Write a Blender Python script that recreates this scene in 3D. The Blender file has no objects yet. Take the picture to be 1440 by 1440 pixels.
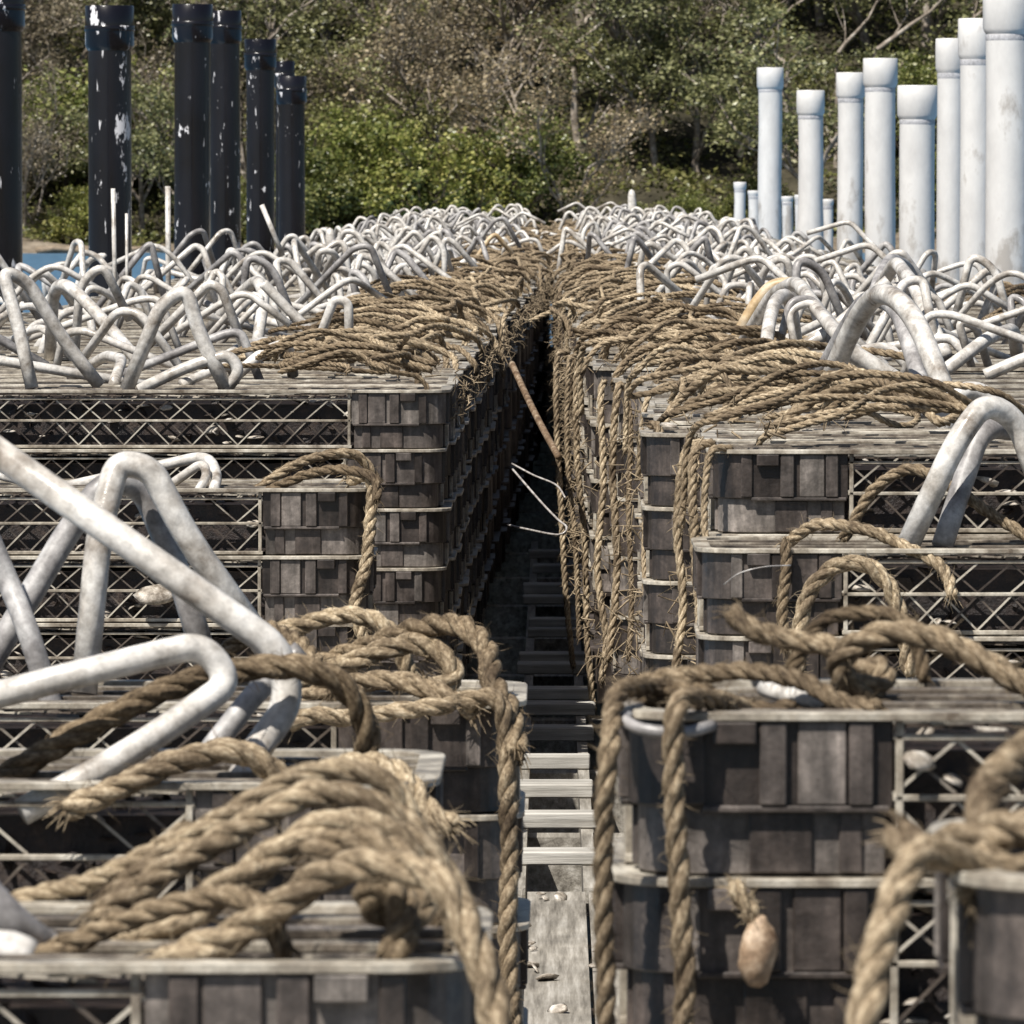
import bpy, bmesh, math, random
import numpy as np
from mathutils import Vector, Matrix

R = random.Random(7)
SC = bpy.context.scene
COL = SC.collection

# ---------------------------------------------------------------- camera model
F = 10000.0                # focal length in photo pixels (1440 px frame)
DS = 2.5                   # metres per planning unit of distance (unit: 4000 px / scale)
ZC = 1.45                  # camera height over the water
VPX, VPY = 775.0, 250.0    # where the rows run to
PITCH = math.atan((720 - VPY) / F)
YAW = math.atan((VPX - 720) / F * math.cos(PITCH))
CX = Vector((math.cos(YAW), math.sin(YAW), 0))
CF = Vector((-math.sin(YAW) * math.cos(PITCH), math.cos(YAW) * math.cos(PITCH), -math.sin(PITCH)))
CU = CX.cross(CF)
DECK = ZC - 1.0


def at(px, py, d):
    """world point at distance d (planning units) seen at photo pixel px, py"""
    d = d * DS
    v = CF + CX * ((px - 720) / F) + CU * ((720 - py) / F)
    return Vector((0, 0, ZC)) + v * (d / v.y)


# ---------------------------------------------------------------- node helpers
def new_mat(name):
    m = bpy.data.materials.new(name)
    m.use_nodes = True
    nt = m.node_tree
    return m, nt, nt.nodes['Principled BSDF']


def link(nt, a, b):
    nt.links.new(a, b)


def noise(nt, vec, scale, detail=4, rough=0.6, dim='3D'):
    n = nt.nodes.new('ShaderNodeTexNoise')
    n.inputs['Scale'].default_value = scale
    n.inputs['Detail'].default_value = detail
    n.inputs['Roughness'].default_value = rough
    if vec is not None:
        link(nt, vec, n.inputs['Vector'])
    return n


def ramp(nt, src, stops):
    r = nt.nodes.new('ShaderNodeValToRGB')
    els = r.color_ramp.elements
    while len(els) < len(stops):
        els.new(0.5)
    for e, (p, c) in zip(els, stops):
        e.position = p
        e.color = (c[0], c[1], c[2], 1) if not isinstance(c, (int, float)) else (c, c, c, 1)
    link(nt, src, r.inputs['Fac'])
    return r


def mix(nt, fac, a, b, mode='MIX'):
    n = nt.nodes.new('ShaderNodeMix')
    n.data_type = 'RGBA'
    n.blend_type = mode
    for sock, v in ((n.inputs[0], fac), (n.inputs[6], a), (n.inputs[7], b)):
        if hasattr(v, 'links'):
            link(nt, v, sock)
        elif isinstance(v, (int, float)):
            sock.default_value = v if sock == n.inputs[0] else (v, v, v, 1)
        else:
            sock.default_value = (v[0], v[1], v[2], 1)
    return n.outputs[2]


def bump(nt, bsdf, height, strength, dist):
    b = nt.nodes.new('ShaderNodeBump')
    b.inputs['Strength'].default_value = strength
    b.inputs['Distance'].default_value = dist
    link(nt, height, b.inputs['Height'])
    link(nt, b.outputs['Normal'], bsdf.inputs['Normal'])
    return b


def coords(nt, which='Object', scale=(1, 1, 1), offset_random=True):
    tc = nt.nodes.new('ShaderNodeTexCoord')
    mp = nt.nodes.new('ShaderNodeMapping')
    mp.inputs['Scale'].default_value = scale
    link(nt, tc.outputs[which], mp.inputs['Vector'])
    if offset_random:
        oi = nt.nodes.new('ShaderNodeObjectInfo')
        ml = nt.nodes.new('ShaderNodeMath')
        ml.operation = 'MULTIPLY'
        ml.inputs[1].default_value = 37.0
        link(nt, oi.outputs['Random'], ml.inputs[0])
        cb = nt.nodes.new('ShaderNodeCombineXYZ')
        for i in range(3):
            link(nt, ml.outputs[0], cb.inputs[i])
        link(nt, cb.outputs[0], mp.inputs['Location'])
    return mp.outputs[0]


def plastic(name, c0, c1, c2, rough=0.5, scale=45, spec=0.5, bumpy=0.25):
    """weathered plastic: three tones mixed by two noises"""
    m, nt, b = new_mat(name)
    v = coords(nt)
    n1 = noise(nt, v, scale, 6, 0.65)
    n2 = noise(nt, v, scale * 5, 4, 0.7)
    r1 = ramp(nt, n1.outputs[0], [(0.32, c0), (0.5, c1), (0.68, c2)])
    r2 = ramp(nt, n2.outputs[0], [(0.3, 0.55), (0.65, 1.15)])
    c = mix(nt, 0.8, r1.outputs[0], r2.outputs[0], 'MULTIPLY')
    link(nt, c, b.inputs['Base Color'])
    rr = ramp(nt, n1.outputs[0], [(0.3, rough - 0.15), (0.7, rough + 0.2)])
    link(nt, rr.outputs[0], b.inputs['Roughness'])
    b.inputs['Specular IOR Level'].default_value = spec
    bump(nt, b, n2.outputs[0], bumpy, 0.002)
    return m


M = {}
M['frame'] = plastic('weathered_glint_rim_plastic', (0.12, 0.095, 0.072), (0.36, 0.32, 0.26), (0.62, 0.58, 0.50), 0.36, 22)  # weathered pale, with the bright edge highlights also put into the colour
def block_mat():
    """moulded grey plastic, each moulded face weathered to its own tone"""
    m, nt, b = new_mat('grey_block_plastic')
    v = coords(nt)
    n1 = noise(nt, v, 26, 6, 0.65)
    n2 = noise(nt, v, 170, 4, 0.7)
    vs = coords(nt, 'Object', (70, 70, 9))
    n3 = noise(nt, vs, 1.0, 4, 0.6)
    g = nt.nodes.new('ShaderNodeNewGeometry')
    oi = nt.nodes.new('ShaderNodeObjectInfo')
    ad = nt.nodes.new('ShaderNodeMath')
    ad.operation = 'MULTIPLY_ADD'
    ad.inputs[1].default_value = 2.7
    link(nt, oi.outputs['Random'], ad.inputs[0])
    link(nt, g.outputs['Random Per Island'], ad.inputs[2])
    fr = nt.nodes.new('ShaderNodeMath')
    fr.operation = 'FRACT'
    link(nt, ad.outputs[0], fr.inputs[0])
    tone = ramp(nt, fr.outputs[0], [(0.0, (0.034, 0.026, 0.022)), (0.45, (0.068, 0.054, 0.047)), (0.75, (0.115, 0.097, 0.087)), (1.0, (0.21, 0.185, 0.165))])
    r1 = ramp(nt, n1.outputs[0], [(0.3, 0.45), (0.55, 1.0), (0.72, 1.7)])
    r2 = ramp(nt, n2.outputs[0], [(0.3, 0.6), (0.65, 1.2)])
    r3 = ramp(nt, n3.outputs[0], [(0.35, 0.45), (0.55, 1.0), (0.72, 1.9)])
    c = mix(nt, 1.0, tone.outputs[0], r1.outputs[0], 'MULTIPLY')
    c = mix(nt, 0.8, c, r2.outputs[0], 'MULTIPLY')
    c = mix(nt, 0.8, c, r3.outputs[0], 'MULTIPLY')
    link(nt, c, b.inputs['Base Color'])
    rr = ramp(nt, n1.outputs[0], [(0.3, 0.28), (0.7, 0.6)])
    link(nt, rr.outputs[0], b.inputs['Roughness'])
    bump(nt, b, n2.outputs[0], 0.3, 0.002)
    return m


M['block'] = block_mat()
def lattice_mat():
    m, nt, b = new_mat('lattice_plastic')
    v = coords(nt)
    n1 = noise(nt, v, 9, 6, 0.7)
    g = nt.nodes.new('ShaderNodeNewGeometry')
    ad = nt.nodes.new('ShaderNodeMath')
    ad.operation = 'MULTIPLY_ADD'
    ad.inputs[1].default_value = 0.35
    link(nt, g.outputs['Random Per Island'], ad.inputs[0])
    link(nt, n1.outputs[0], ad.inputs[2])
    r1 = ramp(nt, ad.outputs[0], [(0.42, (0.018, 0.013, 0.011)), (0.66, (0.10, 0.08, 0.065)), (0.85, (0.48, 0.44, 0.37))])
    link(nt, r1.outputs[0], b.inputs['Base Color'])
    b.inputs['Roughness'].default_value = 0.4
    n2 = noise(nt, v, 220, 3, 0.6)
    bump(nt, b, n2.outputs[0], 0.4, 0.002)
    return m


M['lattice'] = lattice_mat()
M['dark_fill'] = plastic('dark_fill_plastic', (0.006, 0.004, 0.004), (0.018, 0.011, 0.010), (0.06, 0.04, 0.03), 0.5, 60, 0.5, 0.9)  # near-black colour stands in for the shade inside the trays
M['bar'] = plastic('lid_bar_plastic', (0.03, 0.024, 0.02), (0.14, 0.115, 0.09), (0.40, 0.36, 0.29), 0.42, 25)
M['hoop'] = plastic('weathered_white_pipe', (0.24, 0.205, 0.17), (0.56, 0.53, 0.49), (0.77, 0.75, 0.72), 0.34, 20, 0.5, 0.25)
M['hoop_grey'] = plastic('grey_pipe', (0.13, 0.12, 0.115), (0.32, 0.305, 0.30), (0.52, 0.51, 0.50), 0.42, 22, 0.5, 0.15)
M['hoop_stained'] = plastic('stained_pipe', (0.26, 0.15, 0.06), (0.50, 0.36, 0.20), (0.68, 0.60, 0.47), 0.45, 14, 0.5, 0.2)
M['shell'] = plastic('oyster_shell', (0.16, 0.13, 0.10), (0.42, 0.37, 0.31), (0.72, 0.68, 0.62), 0.4, 60, 0.5, 0.5)
M['rust'] = plastic('rusty_rod', (0.08, 0.05, 0.03), (0.19, 0.125, 0.075), (0.42, 0.34, 0.25), 0.7, 60, 0.3, 0.6)
M['wire'] = plastic('bare_wire', (0.25, 0.22, 0.2), (0.45, 0.42, 0.4), (0.62, 0.6, 0.58), 0.3, 60, 0.8, 0.1)
M['float'] = plastic('pink_float', (0.16, 0.095, 0.055), (0.36, 0.25, 0.16), (0.58, 0.45, 0.33), 0.6, 90, 0.5, 0.2)


def rope_mat():
    m, nt, b = new_mat('manila_rope')
    v = coords(nt, 'UV', (160, 7, 1))
    fib = noise(nt, v, 1.0, 5, 0.7)
    v2 = coords(nt)
    blot = noise(nt, v2, 16, 4, 0.6)
    r1 = ramp(nt, fib.outputs[0], [(0.30, (0.075, 0.053, 0.033)), (0.5, (0.32, 0.25, 0.162)), (0.70, (0.70, 0.595, 0.43))])
    r2 = ramp(nt, blot.outputs[0], [(0.32, (0.30, 0.27, 0.25)), (0.52, (0.86, 0.85, 0.84)), (0.70, (1.22, 1.23, 1.24))])
    c = mix(nt, 1.0, r1.outputs[0], r2.outputs[0], 'MULTIPLY')
    oi = nt.nodes.new('ShaderNodeObjectInfo')
    ro = ramp(nt, oi.outputs['Random'], [(0.0, (0.5, 0.46, 0.42)), (0.5, (0.95, 0.93, 0.92)), (1.0, (1.2, 1.2, 1.2))])
    c = mix(nt, 1.0, c, ro.outputs[0], 'MULTIPLY')
    link(nt, c, b.inputs['Base Color'])
    b.inputs['Roughness'].default_value = 0.75
    b.inputs['Specular IOR Level'].default_value = 0.3
    bump(nt, b, fib.outputs[0], 0.7, 0.003)
    return m


M['rope'] = rope_mat()


def black_pipe_mat():
    m, nt, b = new_mat('scuffed_black_pipe')
    v = coords(nt, 'Object', (1, 1, 0.45))
    n1 = noise(nt, v, 13, 6, 0.65)
    v3 = coords(nt, 'Object', (5, 5, 0.9))
    n3 = noise(nt, v3, 9, 3, 0.6)
    dust = noise(nt, v, 4, 5, 0.7)
    base = ramp(nt, dust.outputs[0], [(0.3, (0.004, 0.0035, 0.005)), (0.6, (0.008, 0.007, 0.010)), (0.8, (0.03, 0.027, 0.03))])
    white = ramp(nt, n1.outputs[0], [(0.64, 0.0), (0.665, 1.0)])
    drip = ramp(nt, n3.outputs[0], [(0.665, 0.0), (0.70, 0.8)])
    k = mix(nt, 1.0, white.outputs[0], drip.outputs[0], 'ADD')
    c = mix(nt, k, base.outputs[0], (0.72, 0.70, 0.71))
    link(nt, c, b.inputs['Base Color'])
    rr = ramp(nt, dust.outputs[0], [(0.3, 0.12), (0.7, 0.30)])
    link(nt, rr.outputs[0], b.inputs['Roughness'])
    bump(nt, b, dust.outputs[0], 0.2, 0.004)
    return m


M['black_pipe'] = black_pipe_mat()


def white_pipe_mat():
    m, nt, b = new_mat('white_pvc_pile')
    v = coords(nt, 'Object', (1, 1, 0.5))
    n1 = noise(nt, v, 9, 6, 0.65)
    tc = nt.nodes.new('ShaderNodeTexCoord')
    sp = nt.nodes.new('ShaderNodeSeparateXYZ')
    link(nt, tc.outputs['Object'], sp.inputs[0])
    grime_h = nt.nodes.new('ShaderNodeMapRange')       # growth low on the pile, near the tide line
    grime_h.inputs[1].default_value = 1.75
    grime_h.inputs[2].default_value = 1.15
    link(nt, sp.outputs[2], grime_h.inputs[0])
    ad = nt.nodes.new('ShaderNodeMath')
    ad.operation = 'MULTIPLY_ADD'
    ad.inputs[1].default_value = 0.22
    link(nt, grime_h.outputs[0], ad.inputs[0])
    link(nt, n1.outputs[0], ad.inputs[2])
    g = ramp(nt, ad.outputs[0], [(0.60, 0.0), (0.72, 0.75)])
    base = ramp(nt, n1.outputs[0], [(0.3, (0.54, 0.53, 0.52)), (0.65, (0.69, 0.68, 0.665))])
    c = mix(nt, g.outputs[0], base.outputs[0], (0.30, 0.27, 0.24))
    link(nt, c, b.inputs['Base Color'])
    b.inputs['Roughness'].default_value = 0.4
    bump(nt, b, n1.outputs[0], 0.25, 0.01)
    return m


M['white_pipe'] = white_pipe_mat()
M['groove'] = plastic('pipe_groove', (0.36, 0.36, 0.38), (0.46, 0.46, 0.48), (0.55, 0.55, 0.57), 0.5, 20)


def wood_mat(name, along, c0, c1, c2):
    m, nt, b = new_mat(name)
    sc = (2, 45, 45) if along == 'x' else (45, 2, 45)
    v = coords(nt, 'Object', sc)
    n1 = noise(nt, v, 1.6, 7, 0.7)
    v2 = coords(nt)
    n2 = noise(nt, v2, 6, 5, 0.6)
    r1 = ramp(nt, n1.outputs[0], [(0.30, c0), (0.5, c1), (0.7, c2)])
    r2 = ramp(nt, n2.outputs[0], [(0.3, 0.6), (0.7, 1.15)])
    c = mix(nt, 0.8, r1.outputs[0], r2.outputs[0], 'MULTIPLY')
    link(nt, c, b.inputs['Base Color'])
    b.inputs['Roughness'].default_value = 0.65
    bump(nt, b, n1.outputs[0], 0.6, 0.004)
    return m


M['deck'] = wood_mat('grey_deck_timber', 'y', (0.10, 0.088, 0.07), (0.30, 0.275, 0.235), (0.54, 0.51, 0.46))
M['slat'] = wood_mat('pale_slat_timber', 'x', (0.26, 0.24, 0.21), (0.46, 0.44, 0.40), (0.66, 0.64, 0.60))
M['log'] = wood_mat('log_bark', 'x', (0.10, 0.075, 0.05), (0.24, 0.18, 0.12), (0.40, 0.32, 0.23))


def leaf_mat(name, c0, c1, c2):
    m, nt, b = new_mat(name)
    g = nt.nodes.new('ShaderNodeNewGeometry')
    r = ramp(nt, g.outputs['Random Per Island'], [(0.0, c0), (0.55, c1), (1.0, c2)])
    oi = nt.nodes.new('ShaderNodeObjectInfo')
    ro = ramp(nt, oi.outputs['Random'], [(0.0, (0.75, 0.72, 0.7)), (0.5, (1, 1, 1)), (1.0, (1.25, 1.15, 1.0))])
    c = mix(nt, 1.0, r.outputs[0], ro.outputs[0], 'MULTIPLY')
    link(nt, c, b.inputs['Base Color'])
    b.inputs['Roughness'].default_value = 0.38
    tr = nt.nodes.new('ShaderNodeBsdfTranslucent')
    link(nt, c, tr.inputs['Color'])
    ms = nt.nodes.new('ShaderNodeMixShader')
    ms.inputs[0].default_value = 0.25
    link(nt, b.outputs[0], ms.inputs[1])
    link(nt, tr.outputs[0], ms.inputs[2])
    out = nt.nodes['Material Output']
    link(nt, ms.outputs[0], out.inputs['Surface'])
    return m


M['leaf_green'] = leaf_mat('bright_green_leaves', (0.06, 0.08, 0.018), (0.18, 0.21, 0.055), (0.38, 0.38, 0.15))
M['leaf_dark'] = leaf_mat('dark_olive_leaves', (0.06, 0.066, 0.026), (0.18, 0.19, 0.078), (0.36, 0.36, 0.19))
M['leaf_brown'] = leaf_mat('dry_brown_leaves', (0.085, 0.07, 0.045), (0.21, 0.175, 0.115), (0.38, 0.335, 0.24))
M['grass'] = leaf_mat('bank_grass', (0.05, 0.062, 0.018), (0.13, 0.14, 0.045), (0.25, 0.24, 0.10))
M['bark'] = plastic('pale_bark', (0.11, 0.09, 0.07), (0.26, 0.22, 0.18), (0.46, 0.42, 0.37), 0.8, 6, 0.2, 0.6)
M['bark_dark'] = plastic('dark_bark', (0.03, 0.024, 0.018), (0.07, 0.055, 0.042), (0.13, 0.105, 0.08), 0.8, 6, 0.2, 0.6)
M['ground'] = plastic('bush_soil', (0.022, 0.02, 0.012), (0.05, 0.044, 0.028), (0.09, 0.078, 0.052), 0.85, 1.2, 0.2, 0.8)
M['mud'] = plastic('tidal_mud', (0.10, 0.08, 0.06), (0.19, 0.155, 0.115), (0.30, 0.25, 0.19), 0.7, 2.0, 0.3, 0.8)


def water_mat():
    m, nt, b = new_mat('estuary_water')
    v = coords(nt, 'Object', (1, 0.35, 1), False)
    n = noise(nt, v, 5, 5, 0.6)
    r = ramp(nt, n.outputs[0], [(0.3, (0.05, 0.12, 0.21)), (0.7, (0.11, 0.23, 0.36))])
    link(nt, r.outputs[0], b.inputs['Base Color'])
    b.inputs['Roughness'].default_value = 0.3
    b.inputs['Specular IOR Level'].default_value = 0.35
    bump(nt, b, n.outputs[0], 0.8, 0.05)
    return m


M['water'] = water_mat()


# ---------------------------------------------------------------- mesh helpers
class MB:
    def __init__(s):
        s.v, s.f, s.uv, s.smooth = [], [], [], []

    def add(s, vs, fs, uvs=None, smooth=False):
        o = len(s.v)
        s.v += [tuple(p) for p in vs]
        for i, f in enumerate(fs):
            s.f.append(tuple(k + o for k in f))
            s.smooth.append(smooth)
            s.uv.append(uvs[i] if uvs else [(0, 0)] * len(f))

    def box(s, x0, x1, y0, y1, z0, z1):
        vs = [(x, y, z) for z in (z0, z1) for y in (y0, y1) for x in (x0, x1)]
        s.add(vs, [(0, 2, 3, 1), (4, 5, 7, 6), (0, 1, 5, 4), (2, 6, 7, 3), (0, 4, 6, 2), (1, 3, 7, 5)])

    def beam(s, p, q, w, h, up=(0, 0, 1)):
        p, q, up = Vector(p), Vector(q), Vector(up)
        t = (q - p).normalized()
        a = t.cross(up).normalized()
        b = a.cross(t).normalized()
        vs = [c + a * (w / 2 * i) + b * (h / 2 * j) for c in (p, q) for i, j in ((-1, -1), (1, -1), (1, 1), (-1, 1))]
        s.add(vs, [(0, 1, 2, 3), (7, 6, 5, 4), (0, 4, 5, 1), (1, 5, 6, 2), (2, 6, 7, 3), (3, 7, 4, 0)])

    def prism(s, poly, z0, z1):
        n = len(poly)
        vs = [(x, y, z0) for x, y in poly] + [(x, y, z1) for x, y in poly]
        s.add(vs, [tuple(range(n - 1, -1, -1)), tuple(range(n, 2 * n))] +
              [(i, (i + 1) % n, n + (i + 1) % n, n + i) for i in range(n)])

    def tube(s, pts, rad, n=8, caps=True, smooth=True):
        """sweep a circle along pts (list of Vector); rad a number or a list"""
        pts = [Vector(p) for p in pts]
        m = len(pts)
        if not hasattr(rad, '__len__'):
            rad = [rad] * m
        fr = frames(pts)
        vs, uvs, fs = [], [], []
        L = 0.0
        ls = [0.0]
        for i in range(1, m):
            L += (pts[i] - pts[i - 1]).length
            ls.append(L)
        for i in range(m):
            t, a, b = fr[i]
            for k in range(n):
                g = 2 * math.pi * k / n
                vs.append(pts[i] + (a * math.cos(g) + b * math.sin(g)) * rad[i])
        for i in range(m - 1):
            for k in range(n):
                k2 = (k + 1) % n
                fs.append((i * n + k, i * n + k2, (i + 1) * n + k2, (i + 1) * n + k))
                uvs.append([(ls[i], k / n), (ls[i], (k + 1) / n), (ls[i + 1], (k + 1) / n), (ls[i + 1], k / n)])
        if caps:
            fs.append(tuple(range(n - 1, -1, -1)))
            uvs.append([(0, 0)] * n)
            fs.append(tuple((m - 1) * n + k for k in range(n)))
            uvs.append([(0, 0)] * n)
        s.add(vs, fs, uvs, smooth)

    def mesh(s, name, mat, bevel=0.0, recalc=False):
        me = bpy.data.meshes.new(name)
        me.from_pydata(s.v, [], s.f)
        if any(s.smooth):
            me.polygons.foreach_set('use_smooth', s.smooth)
        uvl = me.uv_layers.new(name='UVMap')
        flat = np.array([c for f in s.uv for p in f for c in p], dtype=np.float32)
        uvl.data.foreach_set('uv', flat)
        if bevel or recalc:
            bm = bmesh.new()
            bm.from_mesh(me)
            bmesh.ops.recalc_face_normals(bm, faces=bm.faces)
            if bevel:
                bmesh.ops.bevel(bm, geom=list(bm.edges), offset=bevel, segments=1, affect='EDGES', clamp_overlap=True)
            bm.to_mesh(me)
            bm.free()
        me.materials.append(mat)
        me.update()
        return me


def frames(pts):
    """parallel transport frames"""
    m = len(pts)
    out = []
    a = None
    for i in range(m):
        t = (pts[min(i + 1, m - 1)] - pts[max(i - 1, 0)])
        t = t.normalized() if t.length > 1e-9 else Vector((1, 0, 0))
        if a is None:
            ref = Vector((0, 0, 1)) if abs(t.z) < 0.9 else Vector((0, 1, 0))
            a = (ref - t * ref.dot(t)).normalized()
        else:
            a = a - t * a.dot(t)
            a = a.normalized()
        out.append((t, a, t.cross(a)))
    return out


def catmull(pts, step):
    pts = [Vector(p) for p in pts]
    P = [pts[0] * 2 - pts[1]] + pts + [pts[-1] * 2 - pts[-2]]
    out = []
    for i in range(1, len(P) - 2):
        n = max(2, int((P[i + 1] - P[i]).length / step))
        for k in range(n):
            t = k / n
            a, b, c, d = P[i - 1], P[i], P[i + 1], P[i + 2]
            out.append(0.5 * ((2 * b) + (c - a) * t + (2 * a - 5 * b + 4 * c - d) * t * t + (3 * b - a - 3 * c + d) * t ** 3))
    out.append(pts[-1])
    return out


def fillet(pts, rad, n=7):
    """straight runs joined by rounded bends"""
    pts = [Vector(p) for p in pts]
    out = [pts[0]]
    for i in range(1, len(pts) - 1):
        a, b, c = pts[i - 1], pts[i], pts[i + 1]
        r = min(rad, (a - b).length * 0.48, (c - b).length * 0.48)
        p, q = b + (a - b).normalized() * r, b + (c - b).normalized() * r
        for k in range(n + 1):
            t = k / n
            out.append(p * (1 - t) ** 2 + b * 2 * t * (1 - t) + q * t * t)
    out.append(pts[-1])
    res = [out[0]]
    for p in out[1:]:
        if (p - res[-1]).length > 0.0008:
            res.append(p)
    return res


def rope_mb(pts, dia, step=0.005, sides=7, fuzz=0, rng=R):
    """three strands laid round a centre line, plus loose fibres"""
    mb = MB()
    c = catmull(pts, step)
    c = [p + Vector((rng.uniform(-1, 1), rng.uniform(-1, 1), rng.uniform(-1, 1))) * dia * 0.012 for p in c]
    fr = frames(c)
    Rr = dia / 2
    pitch = dia * rng.uniform(3.1, 4.6)
    ls = [0.0]
    for i in range(1, len(c)):
        ls.append(ls[-1] + (c[i] - c[i - 1]).length)
    ph0 = rng.uniform(0, 6.28)
    for s in range(3):
        ph = ph0 + s * 2.0944
        line = []
        for p, (t, a, b), l in zip(c, fr, ls):
            g = ph + 2 * math.pi * l / pitch
            line.append(p + (a * math.cos(g) + b * math.sin(g)) * Rr * 0.50)
        rad = [Rr * 0.56 * (1 + 0.10 * math.sin(l * 41 + s * 2 + ph0) + 0.08 * math.sin(l * 97 + s * 4) + rng.uniform(-0.04, 0.04)) for l in ls]
        rad[0] *= 0.6
        rad[-1] *= 0.6
        mb.tube(line, rad, sides)
    for e, sgn in ((0, -1), (-1, 1)):            # frayed ends
        t, a, b = fr[e]
        for _ in range(8 if fuzz < 30 else 16):
            g, q = rng.uniform(0, 6.28), rng.random()
            p0 = c[e] + (a * math.cos(g) + b * math.sin(g)) * Rr * q * 0.8 - t * sgn * 0.004
            d = (t * sgn + (a * math.cos(g) + b * math.sin(g)) * q * 0.7).normalized()
            ln = dia * rng.uniform(0.4, 1.1)
            mb.tube([p0, p0 + d * ln * 0.5, p0 + d * ln + Vector((rng.uniform(-1, 1), rng.uniform(-1, 1), -1)) * ln * 0.25], [dia * 0.05, dia * 0.04, dia * 0.015], 3, False)
    for _ in range(fuzz):
        i = rng.randrange(1, len(c) - 1)
        t, a, b = fr[i]
        g = rng.uniform(0, 6.28)
        n = a * math.cos(g) + b * math.sin(g)
        p0 = c[i] + n * Rr * 0.85
        d = (n * rng.uniform(0.2, 0.8) + t * rng.uniform(-1, 1)).normalized()
        ln = dia * rng.uniform(0.3, 0.85)
        bendv = Vector((rng.uniform(-1, 1), rng.uniform(-1, 1), rng.uniform(-1, 1))) * ln * 0.3
        mb.tube([p0, p0 + d * ln * 0.5, p0 + d * ln + bendv], [0.00035, 0.0003, 0.0001], 3, False)
    return mb


def link_obj(name, me, parent=None, loc=None, rz=0.0):
    o = bpy.data.objects.new(name, me)
    COL.objects.link(o)
    if parent:
        o.parent = parent
    if loc is not None:
        o.location = loc
    o.rotation_euler = (0, 0, rz)
    return o


def tag(o, label=None, cat=None, group=None, kind=None):
    if label:
        o['label'] = label
    if cat:
        o['category'] = cat
    if group:
        o['group'] = group
    if kind:
        o['kind'] = kind
    return o


def centred(o):
    """put a mesh object's origin at the bottom middle of its own geometry"""
    me = o.data
    n = len(me.vertices)
    co = np.empty(n * 3, dtype=np.float32)
    me.vertices.foreach_get('co', co)
    co = co.reshape(-1, 3)
    c = Vector(((co[:, 0].min() + co[:, 0].max()) / 2, (co[:, 1].min() + co[:, 1].max()) / 2, float(co[:, 2].min())))
    me.transform(Matrix.Translation(-c))
    o.location = c
    return o


# ---------------------------------------------------------------- the stacks of trays
W, D, P = 1.25, 0.290, 0.100       # one tray: across, along the row, tall
CL, CR, CD = 0.165, 0.05, 0.085     # corner block length, corner radius, block depth


def corner_mb(sx, sy):
    """moulded corner block of a tray; local x from the tray's middle"""
    mb = MB()

    def X(x):
        return sx * (W / 2 - x)

    def Y(y):
        return y if sy < 0 else D - y

    def outline(inset, L):
        pts = [(L, inset), (CR, inset)]
        for k in range(1, 6):
            g = math.pi / 2 * k / 6
            pts.append((CR - (CR - inset) * math.sin(g), CR - (CR - inset) * math.cos(g)))
        pts += [(inset, CR), (inset, CD), (L, CD)]
        return [(X(x), Y(y)) for x, y in pts]

    def bx(x0, x1, y0, y1, z0, z1):
        xa, xb = sorted((X(x0), X(x1)))
        ya, yb = sorted((Y(y0), Y(y1)))
        mb.box(xa, xb, ya, yb, z0, z1)

    mb.prism(outline(0.0065, CL), 0.041, 0.0935)
    mb.prism(outline(0.0125, CL - 0.004), 0.0005, 0.041)
    f = 0.055
    # ribs and raised panels of the upper band
    bx(f + 0.030, f + 0.046, 0.0005, 0.008, 0.043, 0.0932)
    bx(f + 0.053, f + 0.082, 0.0025, 0.008, 0.043, 0.0932)
    bx(f + 0.0835, f + 0.098, 0.0005, 0.008, 0.043, 0.0932)
    bx(f + 0.002, f + 0.028, -0.003, 0.008, 0.080, 0.0932)      # lip under the rim
    bx(f - 0.016, f - 0.003, 0.003, 0.012, 0.043, 0.0932)
    # a thin ledge between the bands and fainter ribs below it
    bx(f - 0.004, CL - 0.002, 0.0018, 0.010, 0.0385, 0.0425)
    bx(f + 0.024, f + 0.062, 0.0092, 0.014, 0.0015, 0.0383)
    bx(f + 0.078, f + 0.092, 0.0092, 0.014, 0.0015, 0.0383)
    # end face
    for y0, y1, d in ((0.053, 0.062, 0.0005), (0.066, 0.080, 0.002)):
        bx(d, 0.008, y0, y1, 0.043, 0.0932)
    bx(0.0018, 0.010, 0.052, CD - 0.002, 0.0385, 0.0425)
    bx(0.0092, 0.014, 0.060, 0.078, 0.0015, 0.0383)
    return mb


def rounded_rect(inset):
    pts = []
    for cx, cy, g0 in ((W / 2 - CR, CR, -90), (W / 2 - CR, D - CR, 0), (-W / 2 + CR, D - CR, 90), (-W / 2 + CR, CR, 180)):
        for k in range(7):
            g = math.radians(g0 + 15 * k)
            pts.append((cx + (CR - inset) * math.cos(g), cy + (CR - inset) * math.sin(g)))
    return pts


def ring(mb, o, i, z0, z1, smooth=False):
    n = len(o)
    vs = [(x, y, z) for z in (z0, z1) for p in (o, i) for x, y in p]
    fs = []
    for k in range(n):
        l = (k + 1) % n
        fs += [(k, l, 2 * n + l, 2 * n + k), (n + l, n + k, 3 * n + k, 3 * n + l),
               (2 * n + k, 2 * n + l, 3 * n + l, 3 * n + k), (l, k, n + k, n + l)]
    mb.add(vs, fs)


XI = W / 2 - CL


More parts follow.
